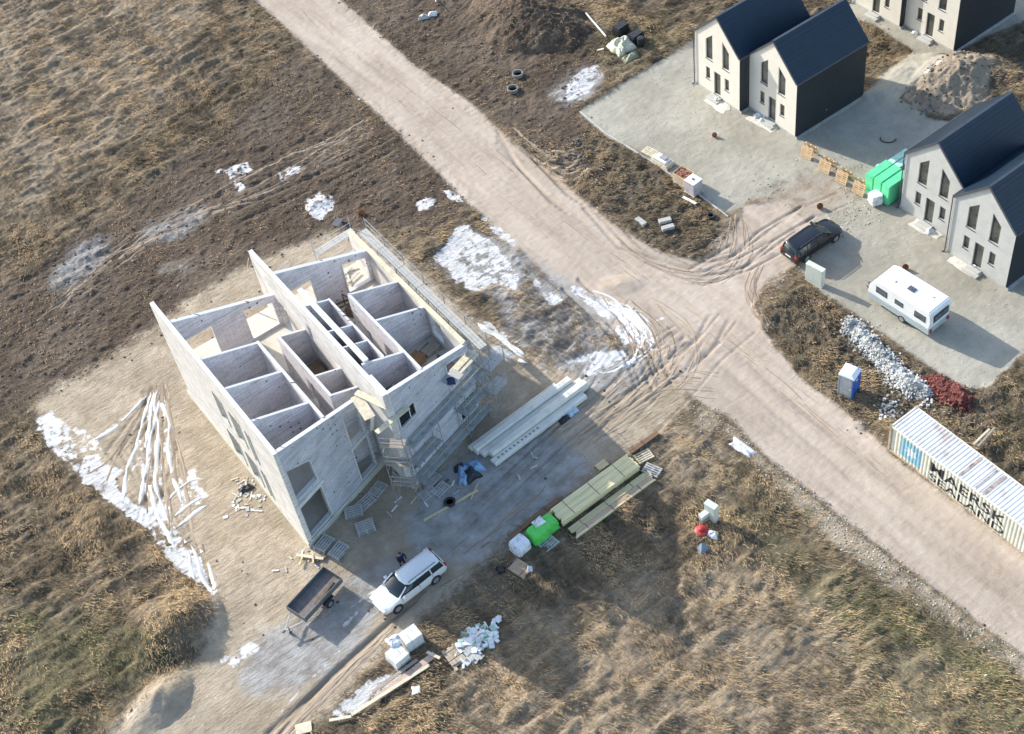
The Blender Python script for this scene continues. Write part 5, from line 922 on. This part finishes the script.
# ------------------------------------------------------------------ worker beside the white car
def person(label, px, py, rz, top, trs):
    p = W(px, py); t = thing('person', label, 'person', (p.x, p.y, 0), rz); SK = mat('skin', (.45, .28, .2), .6)
    J = dict(pel=(0, 0, .95, .16), ch=(.03, 0, 1.3, .2), nk=(.05, 0, 1.5, .07), hd=(.07, 0, 1.6, .06), sl=(.03, .2, 1.42, .09), sr=(.03, -.2, 1.42, .09), el=(.06, .3, 1.15, .06), er=(.1, -.28, 1.15, .06), wl=(.25, .27, .98, .04), wr=(.28, -.2, 1.0, .04), hl=(0, .1, .88, .11), hr=(0, -.1, .88, .11), kl=(.06, .13, .5, .075), kr=(.0, -.13, .5, .075), al=(.03, .14, .1, .05), ar=(-.06, -.14, .1, .05), tl=(.2, .17, .04, .04), tr=(.12, -.17, .04, .04))
    E_ = [('pel', 'ch'), ('ch', 'nk'), ('nk', 'hd'), ('ch', 'sl'), ('ch', 'sr'), ('sl', 'el'), ('el', 'wl'), ('sr', 'er'), ('er', 'wr'), ('pel', 'hl'), ('pel', 'hr'), ('hl', 'kl'), ('hr', 'kr'), ('kl', 'al'), ('kr', 'ar'), ('al', 'tl'), ('ar', 'tr')]
    ks = list(J); me = bpy.data.meshes.new('body'); me.from_pydata([J[k][:3] for k in ks], [(ks.index(a), ks.index(b)) for a, b in E_], []); ob = bpy.data.objects.new('body', me); COL.objects.link(ob)
    ob.modifiers.new('s', 'SKIN'); ob.modifiers.new('u', 'SUBSURF').levels = 2
    for i, k in enumerate(ks): me.skin_vertices[0].data[i].radius = (J[k][3],)*2; me.skin_vertices[0].data[i].use_root = (k == 'pel')
    bpy.context.view_layer.update(); m2 = bpy.data.meshes.new_from_object(ob.evaluated_get(bpy.context.evaluated_depsgraph_get())); bpy.data.objects.remove(ob)
    m2.materials.clear(); [m2.materials.append(m_) for m_ in (top, trs, SK)]
    for f in m2.polygons: z = f.center.z; f.material_index = 1 if z < .92 and abs(f.center.y) < .24 else (2 if z > 1.5 else 0); f.use_smooth = True
    o = bpy.data.objects.new('body', m2); COL.objects.link(o); o.parent = t
    hd = lathe('head', [(.04, -.13), (.075, -.1), (.095, -.03), (.1, .04), (.085, .1), (.04, .135)], SK, 14, True); hd.location = (.09, 0, 1.69); hd.parent = t
    q = MB(); q.box(.09, .13, -.015, .015, -.04, .01); q.build('nose', SK, hd, bevel=.01)
    h2_ = lathe('cap', [(.1, .02), (.108, .05), (.09, .12), (.04, .15)], KP, 14, True); h2_.parent = hd
    for sg in (1, -1):
        hx, hy, hz_ = J['wl' if sg > 0 else 'wr'][:3]; q = MB(); q.box(hx, hx+.09, hy-.04, hy+.04, hz_-.03, hz_+.01)
        for k in range(4): q.box(hx+.085, hx+.16-.01*abs(k-1.5), hy-.038+k*.02, hy-.022+k*.02, hz_-.035, hz_-.012, ry=.4)
        q.bar((hx+.03, hy-sg*.04, hz_), (hx+.09, hy-sg*.075, hz_-.02), .018); q.build('hand', SK, t, bevel=.004)
    return t
person('person in a dark blue jacket and dark trousers standing beside the white estate car', 403.5, 567, R(-60), mat('navy_jacket', (.02, .035, .09), .8), mat('dark_trousers', (.02, .022, .028), .85))
o = crumple('tool_bag', 'dark blue bag lying on the scaffold next to the pale boards', 'bag', 466, 377, .6, .6, .35, mat('navy_jacket', (.02, .035, .09), .8), 0, 81, n=10); o.location = UW(13.1, .35, 6.7)
q = MB(); q.box(-.4, .9, -.5, .5, -.02, .0); sb = q.build('bag_board', WOODG); sb.location = UW(13.1, .5, 6.69); sb.rotation_euler = (0, 0, BR+.3); tag(sb, 'grey scaffold board end carrying the dark blue bag', 'board')
# boards and offcuts left on the upper floor and on the wall tops
rq = random.Random(21)
for k, (u0_, u1_, v0_, v1_) in enumerate([(8.6, 10.6, 11.2, 13.6)]*5+[(11.8, 15., 10.6, 13.6)]*9+[(11.8, 15., 2.2, 6.)]*10+[(8.6, 11., .6, 2.4)]*4+[(.6, 5.5, 11., 14.4)]*7+[(12., 15., 14.8, 16.3)]*4+[(11.8, 15, 7., 9.4)]*4):
    q = MB(); L_ = rq.uniform(.4, 1.5); q.box(-L_, L_, -.07, .07, 0, .05); o = q.build('loose_board', rq.choice([WOODP, WOODB, WOODG, WOODD])); o.location = UW(rq.uniform(u0_+L_*.5, u1_-L_*.5), rq.uniform(v0_, v1_), 4.62+.05*(k % 3)); o.rotation_euler = (0, 0, BR+rq.choice([0, .3, 1.2, -.2]))
    tag(o, 'loose board left on the upper floor inside the roofless house', 'board', 'loose boards on the upper floor')
# loose planks and scraps around the site
SCR = [(250, 560, 300, 430), (240, 500, 262, 470), (420, 470, 480, 510), (330, 560, 420, 600)]
rr = random.Random(9)
for k in range(60):
    zx = rr.choice([(232, 478, 265, 512), (400, 470, 480, 520), (275, 545, 330, 572), (350, 470, 400, 520), (500, 430, 540, 480)]); px = rr.uniform(zx[0], zx[2]); py = rr.uniform(zx[1], zx[3])
    q = MB(); L_ = rr.uniform(.15, .7); q.box(-L_/2, L_/2, -.05, .05, 0, .03); o = q.build('wood_scrap', rr.choice([WOODP, WOODG, WOODB, WHITE])); place(o, px, py, rr.uniform(0, 3.1)); o.location.z += .02
    tag(o, 'small loose scrap of wood on the bare ground around the unfinished house', 'scrap', 'loose scraps around the unfinished house')
for k in range(34):
    px = rr.gauss(248, 10); py = rr.gauss(497, 9); q = MB(); a = rr.uniform(.06, .2); q.box(-a, a, -a*.6, a*.6, 0, .05); o = q.build('rubble_piece', rr.choice([WHITE, CONC])); place(o, px, py, rr.uniform(0, 3)); tag(o, 'pale broken piece on the sand beside the sunlit long wall', 'rubble', 'pale broken pieces by the long wall')
# ------------------------------------------------------------------ ground cover: dry grass, clods, stones
def scatter_pts(n, dens, seed, box=(-50, 60, 32, 134)):
    r2 = np.random.default_rng(seed); x = r2.uniform(box[0], box[1], n); y = r2.uniform(box[2], box[3], n)
    # keep what the photograph could see, with a margin
    d = np.stack([x, y, np.zeros(n)-CAMH], -1); zc = d @ np.array(fw); uu = 512+FPX*(d @ np.array(rt))/zc; vv = 367-FPX*(d @ np.array(up))/zc
    k = (uu > -90) & (uu < 1115) & (vv > -90) & (vv < 825) & (r2.random(n) < dens(x, y)); return x[k], y[k]
def mesh_tris(name, co, tri, m, cols=None):
    me = bpy.data.meshes.new(name); me.vertices.add(len(co)); me.vertices.foreach_set('co', co.astype(np.float32).reshape(-1)); me.loops.add(tri.size); me.loops.foreach_set('vertex_index', tri.astype(np.int32).reshape(-1))
    me.polygons.add(len(tri)); me.polygons.foreach_set('loop_start', (np.arange(len(tri))*tri.shape[1]).astype(np.int32)); me.polygons.foreach_set('loop_total', np.full(len(tri), tri.shape[1], np.int32)); me.update(calc_edges=True)
    if cols is not None: a = me.attributes.new('tint', 'FLOAT_COLOR', 'POINT'); a.data.foreach_set('color', cols.astype(np.float32).reshape(-1))
    me.materials.append(m); o = bpy.data.objects.new(name, me); COL.objects.link(o); return o
def tint_mat(name, rough=.9):
    m = bpy.data.materials.new(name); m.use_nodes = True; nt = m.node_tree; a = nt.nodes.new('ShaderNodeAttribute'); a.attribute_name = 'tint'; b = nt.nodes['Principled BSDF']; nt.links.new(a.outputs['Color'], b.inputs['Base Color']); b.inputs['Roughness'].default_value = rough; b.inputs['Specular IOR Level'].default_value = .15; return m
def grass_field(name, label, n, dens, seed, hmin, hmax, wd, pal, flow, up_=.5, greenf=None):
    x, y = scatter_pts(n, dens, seed); N_ = len(x); r2 = np.random.default_rng(seed+1); z = hz(x, y)
    f = flow+2.2*(fbm(x*.16, y*.16, 2, seed+3)-.5)+r2.normal(0, .38, N_); L_ = r2.uniform(hmin, hmax, N_); u_ = np.clip(r2.normal(up_, .22, N_), .05, 1.2)
    dx, dy, dz = np.cos(f)*np.cos(u_)*L_, np.sin(f)*np.cos(u_)*L_, np.sin(u_)*L_; px_, py_ = -np.sin(f)*wd, np.cos(f)*wd
    co = np.stack([np.stack([x-px_, y-py_, z-.02], -1), np.stack([x+px_, y+py_, z-.02], -1), np.stack([x+dx*.6+px_*.8, y+dy*.6+py_*.8, z+dz*.75], -1), np.stack([x+dx*.6-px_*.8, y+dy*.6-py_*.8, z+dz*.75], -1), np.stack([x+dx, y+dy, z+dz*.8], -1)], 1).reshape(-1, 3)
    b = np.arange(N_)[:, None]*5; tri = np.concatenate([b+np.array([[0, 1, 2]]), b+np.array([[0, 2, 3]]), b+np.array([[3, 2, 4]])])
    pal = np.array(pal); k = r2.integers(0, len(pal)-1, N_); c = pal[k]
    if greenf is not None: g = (r2.random(N_) < greenf(x, y)); c[g] = np.array([.12, .135, .055])
    fa = R(-62); us_ = (x*math.cos(fa)+y*math.sin(fa)); vs_ = (-x*math.sin(fa)+y*math.cos(fa)); st_ = np.clip((fbm(us_*.22, vs_*.75, 5, seed+8, .62)-.36)/.28, 0, 1)[:, None]; c = c*r2.uniform(.75, 1.2, (N_, 1))*(.5+1.05*st_**1.2)*np.array([[1.06, 1.0, .9]])**st_; cols = np.repeat(np.concatenate([c, np.ones((N_, 1))], 1), 5, 0)
    o = mesh_tris(name, co, tri, tint_mat(name), cols); tag(o, label, 'grass', kind='stuff'); return o
PAL = [(.36, .265, .16), (.27, .195, .115), (.20, .145, .088), (.31, .24, .14), (.42, .32, .20), (.14, .105, .065)]
G_ = lambda x, y: mval(grass, x, y)*np.clip(fbm(x*.5, y*.5, 3, 77)*2.2-.45, .12, 1)
grass_field('dry_grass', 'matted dry brown grass over the rough ground around the site', 1350000, G_, 100, .15, .55, .014, PAL, R(-60), .34, lambda x, y: .62*mval(green, x, y)*np.clip(fbm(x*.4, y*.4, 3, 88)*3-.9, 0, 1))
I_ = lambda x, y: mval(isl, x, y)*.7*(1-mval(road, x, y))*(1-mval(gravel, x, y))
grass_field('dead_weeds', 'dark brown dead weeds on the verges between road and yard', 420000, I_, 200, .08, .32, .018, [(.17, .12, .075), (.11, .08, .05), (.24, .18, .11), (.07, .055, .035), (.3, .24, .16)], R(20), .7, lambda x, y: .15+0*x)
def stones(name, label, n, dens, seed, s0, s1, pal, cat='stones', kind='stuff'):
    x, y = scatter_pts(n, dens, seed); N_ = len(x); r2 = np.random.default_rng(seed+1); z = hz(x, y); s = s0+(s1-s0)*r2.random(N_)**3
    base = np.array([[1, 0, -.2], [-.5, .87, -.2], [-.5, -.87, -.2], [.5, .6, .5], [-.7, 0, .5], [.5, -.6, .5]]); a = r2.uniform(0, 6.28, N_); ca, sa = np.cos(a), np.sin(a)
    bx = base[None]*(1+r2.uniform(-.3, .3, (N_, 6, 3))); X_ = (bx[..., 0]*ca[:, None]-bx[..., 1]*sa[:, None])*s[:, None]+x[:, None]; Y_ = (bx[..., 0]*sa[:, None]+bx[..., 1]*ca[:, None])*s[:, None]+y[:, None]; Z_ = bx[..., 2]*s[:, None]*.8+z[:, None]
    co = np.stack([X_, Y_, Z_], -1).reshape(-1, 3); t_ = np.array([[0, 1, 3], [1, 4, 3], [1, 2, 4], [2, 5, 4], [2, 0, 5], [0, 3, 5], [3, 4, 5]]); tri = (np.arange(N_)[:, None, None]*6+t_[None]).reshape(-1, 3)
    pal = np.array(pal); c = pal[r2.integers(0, len(pal), N_)]*r2.uniform(.8, 1.15, (N_, 1)); o = mesh_tris(name, co, tri, tint_mat(name), np.repeat(np.concatenate([c, np.ones((N_, 1))], 1), 6, 0)); return tag(o, label, cat, kind=kind)
edge_ = lambda x, y: .9*mval(edgez, x, y)+np.clip(1-abs(mval(road, x, y)-.35)/.3, 0, 1)*.8*np.clip(fbm(x*.35, y*.35, 2, 5)*2.5-.8, .05, 1)
stones('road_edge_stones', 'pale loose stones along the edges of the dirt road', 420000, edge_, 300, .02, .10, [(.42, .38, .31), (.34, .30, .24), (.50, .47, .40), (.24, .2, .16)])
stones('yard_gravel', 'loose grey gravel on the yard before the houses', 330000, lambda x, y: mval(gravel, x, y)*.6*np.clip(fbm(x*.2, y*.2, 2, 6)*3-1, .1, 1), 310, .015, .06, [(.45, .44, .38), (.3, .3, .27), (.56, .55, .5)])
stones('soil_clods', 'dark soil clods and stones on the churned ground', 200000, lambda x, y: np.clip(.45*mval(dark, x, y)+.06*mval(sand, x, y)*(fbm(x*.4, y*.4, 2, 3) > .55)+.7*mval(isl, x, y)+1.2*mval(heapz, x, y), 0, 1)*.55, 320, .03, .16, [(.13, .10, .075), (.18, .14, .105), (.09, .068, .05), (.25, .2, .155)])

# ------------------------------------------------------------------ wheel tracks: churned mud and snow left in ruts, as thin ragged ribbons that follow the ground
def smooth_path(P, step=.22):
    P = np.array(P); out = []
    for i in range(len(P)-1):
        p0, p1, p2, p3 = P[max(i-1, 0)], P[i], P[i+1], P[min(i+2, len(P)-1)]; n = max(2, int(np.hypot(*(p2-p1))/step))
        for k in range(n): t = k/n; out.append(.5*((2*p1)+(-p0+p2)*t+(2*p0-5*p1+4*p2-p3)*t*t+(-p0+3*p1-3*p2+p3)*t**3))
    return np.array(out+[P[-1]])
TRK = {'mud': [[], [], []], 'snow': [[], [], []]}
r3 = np.random.default_rng(404)
def ribbon(kind, pts, wd, lift=.006, gap=.35, thick=.010, tone=None):
    Q = smooth_path(gp(pts)); T_ = np.gradient(Q, axis=0); T_ /= np.hypot(T_[:, 0], T_[:, 1])[:, None]+1e-9; N2 = np.stack([-T_[:, 1], T_[:, 0]], -1); s_ = r3.uniform(0, 99)
    t = np.arange(len(Q))*.22; ww = wd*(.55+.8*vnoise(t*1.3+s_, t*0+1, 3)); on = vnoise(t*.55+s_, t*0+7, 9) > gap; ww = ww*np.clip(np.minimum(t, t[-1]-t)/.6, 0, 1)
    jit = (.07*(vnoise(t*2.1+s_, t*0+3, 5)-.5)+(.5 if kind == 'snow' else .22)*(vnoise(t*.45+s_, t*0+8, 6)-.5))[:, None]*N2; Q = Q+jit; vs, fs, cs = TRK[kind]; b = sum(len(v) for v in vs)
    cols = []; c0 = tone if tone is not None else r3.uniform(.85, 1.55)
    rows = [(-1, 0.), (-.55, 1.), (.55, 1.), (1, 0.)]; P3_ = []
    for o_, h_ in rows: x = Q[:, 0]+N2[:, 0]*ww*o_; y = Q[:, 1]+N2[:, 1]*ww*o_; P3_.append(np.stack([x, y, hz(x, y)+(-.01 if h_ == 0 else lift+thick*vnoise(t*3+s_, t*0, 2))], -1))
    vs.append(np.stack(P3_, 1).reshape(-1, 3)); cs.append(np.full(len(Q)*4, c0))
    for i in range(len(Q)-1):
        if on[i] and on[i+1]:
            for j in range(3): a = b+i*4+j; fs.append((a, a+1, a+5, a+4))
def fan(kind, paths, n, spread, wd, gap=.4, twin=0, frac=(.35, 1.)):
    for k in range(n):
        a, b = paths[0], paths[1]; f = r3.random(); pts = [(x0+(x1-x0)*f+r3.normal(0, spread), y0+(y1-y0)*f+r3.normal(0, spread)) for (x0, y0), (x1, y1) in zip(a, b)]
        m_ = len(pts); L_ = max(3, int(round(m_*r3.uniform(*frac)))); s0 = r3.integers(0, m_-L_+1); ribbon(kind, pts[s0:s0+L_], wd*r3.uniform(.6, 1.3), gap=gap)
# right of the house, from the drive up to the road
fan('mud', [[(600, 300), (622, 325), (632, 352), (618, 380), (590, 405), (555, 430)], [(655, 300), (690, 325), (705, 352), (690, 385), (650, 415), (600, 445)]], 34, 2.4, .07)
fan('mud', [[(640, 325), (665, 350), (690, 362), (720, 372)], [(600, 385), (640, 395), (675, 392), (715, 392)]], 16, 2.5, .08)
# round the corner of the verge into the yard
fan('mud', [[(610, 232), (650, 258), (690, 268), (716, 255), (726, 232), (728, 215)], [(640, 262), (680, 284), (720, 284), (748, 262), (752, 235), (742, 215)]], 24, 2., .06)
fan('mud', [[(748, 268), (744, 290), (752, 315), (768, 338)], [(768, 262), (758, 285), (764, 308), (778, 325)]], 16, 1.6, .07)
fan('mud', [[(505, 118), (525, 138), (552, 150), (580, 150)], [(520, 158), (548, 176), (572, 182), (592, 172)]], 26, 3., .12, gap=.45)
# along the drive, bottom
fan('mud', [[(425, 585), (370, 635), (310, 690), (255, 745)], [(410, 610), (372, 650), (330, 695), (290, 740)]], 9, 1.5, .1, gap=.3, frac=(.8, 1.))
fan('mud', [[(560, 440), (500, 490), (440, 545), (380, 600)], [(600, 470), (545, 520), (490, 560), (430, 600)]], 14, 3, .06, gap=.5)
fan('mud', [[(150, 385), (128, 425), (100, 452), (75, 470)], [(165, 385), (175, 430), (195, 490), (215, 560)]], 26, 2., .1, gap=.4)
# long faint lanes on the road
fan('mud', [[(262, -8), (340, 62), (470, 175), (600, 285), (720, 375), (860, 490), (1000, 600)], [(325, -8), (410, 75), (535, 178), (650, 265), (760, 350), (900, 470), (1030, 580)]], 12, 2., .03, gap=.66, frac=(.4, .8))
fan('mud', [[(30, 330), (110, 268), (190, 225), (270, 190), (350, 150)], [(60, 300), (120, 250), (200, 205), (290, 160), (370, 120)]], 14, 5, .1, gap=.4)
# snow in the left fan of tracks, and along the ice by the road
for pts in ([(152, 392), (140, 430), (128, 470), (122, 498)], [(155, 392), (150, 430), (143, 470), (140, 505)], [(158, 390), (156, 430), (158, 480), (168, 520)], [(148, 395), (118, 425), (95, 440)], [(162, 392), (168, 430), (172, 470), (182, 500)], [(160, 400), (150, 450), (150, 500), (175, 545)],
            [(170, 500), (190, 480), (205, 478)], [(172, 515), (195, 498), (212, 490)], [(176, 528), (192, 512), (208, 505)], [(190, 545), (200, 575), (214, 595)], [(182, 540), (188, 560), (196, 580)], [(198, 550), (208, 570), (216, 590)]): ribbon('snow', pts, .15, .02, gap=.1, tone=1.)
fan('snow', [[(575, 290), (610, 300), (640, 318), (650, 345), (625, 372)], [(590, 300), (620, 315), (636, 335), (632, 355), (600, 380)]], 11, 2.6, .11, gap=.42)
fan('snow', [[(478, 318), (500, 332), (525, 350)], [(484, 342), (505, 352), (528, 362)]], 4, 1.5, .2, gap=.3, frac=(1., 1.))
for kind, nm, c in (('mud', 'wheel_tracks', (.255, .20, .148)), ('snow', 'snow_in_wheel_tracks', (.62, .62, .61))):
    vs, fs, cs = TRK[kind]; co = np.concatenate(vs); tn = np.concatenate(cs); o = mesh_tris(nm, co, np.array(fs), tint_mat(nm, .85 if kind == 'mud' else .7), np.concatenate([np.array(c)[None]*tn[:, None], np.ones((len(tn), 1))], 1))
    for p_ in o.data.polygons: p_.use_smooth = True
    o['kind'] = 'structure'

for o in list(COL.objects):
    if o.type == 'MESH' and o.name.split('.')[0] in ('plinth_render',): pass
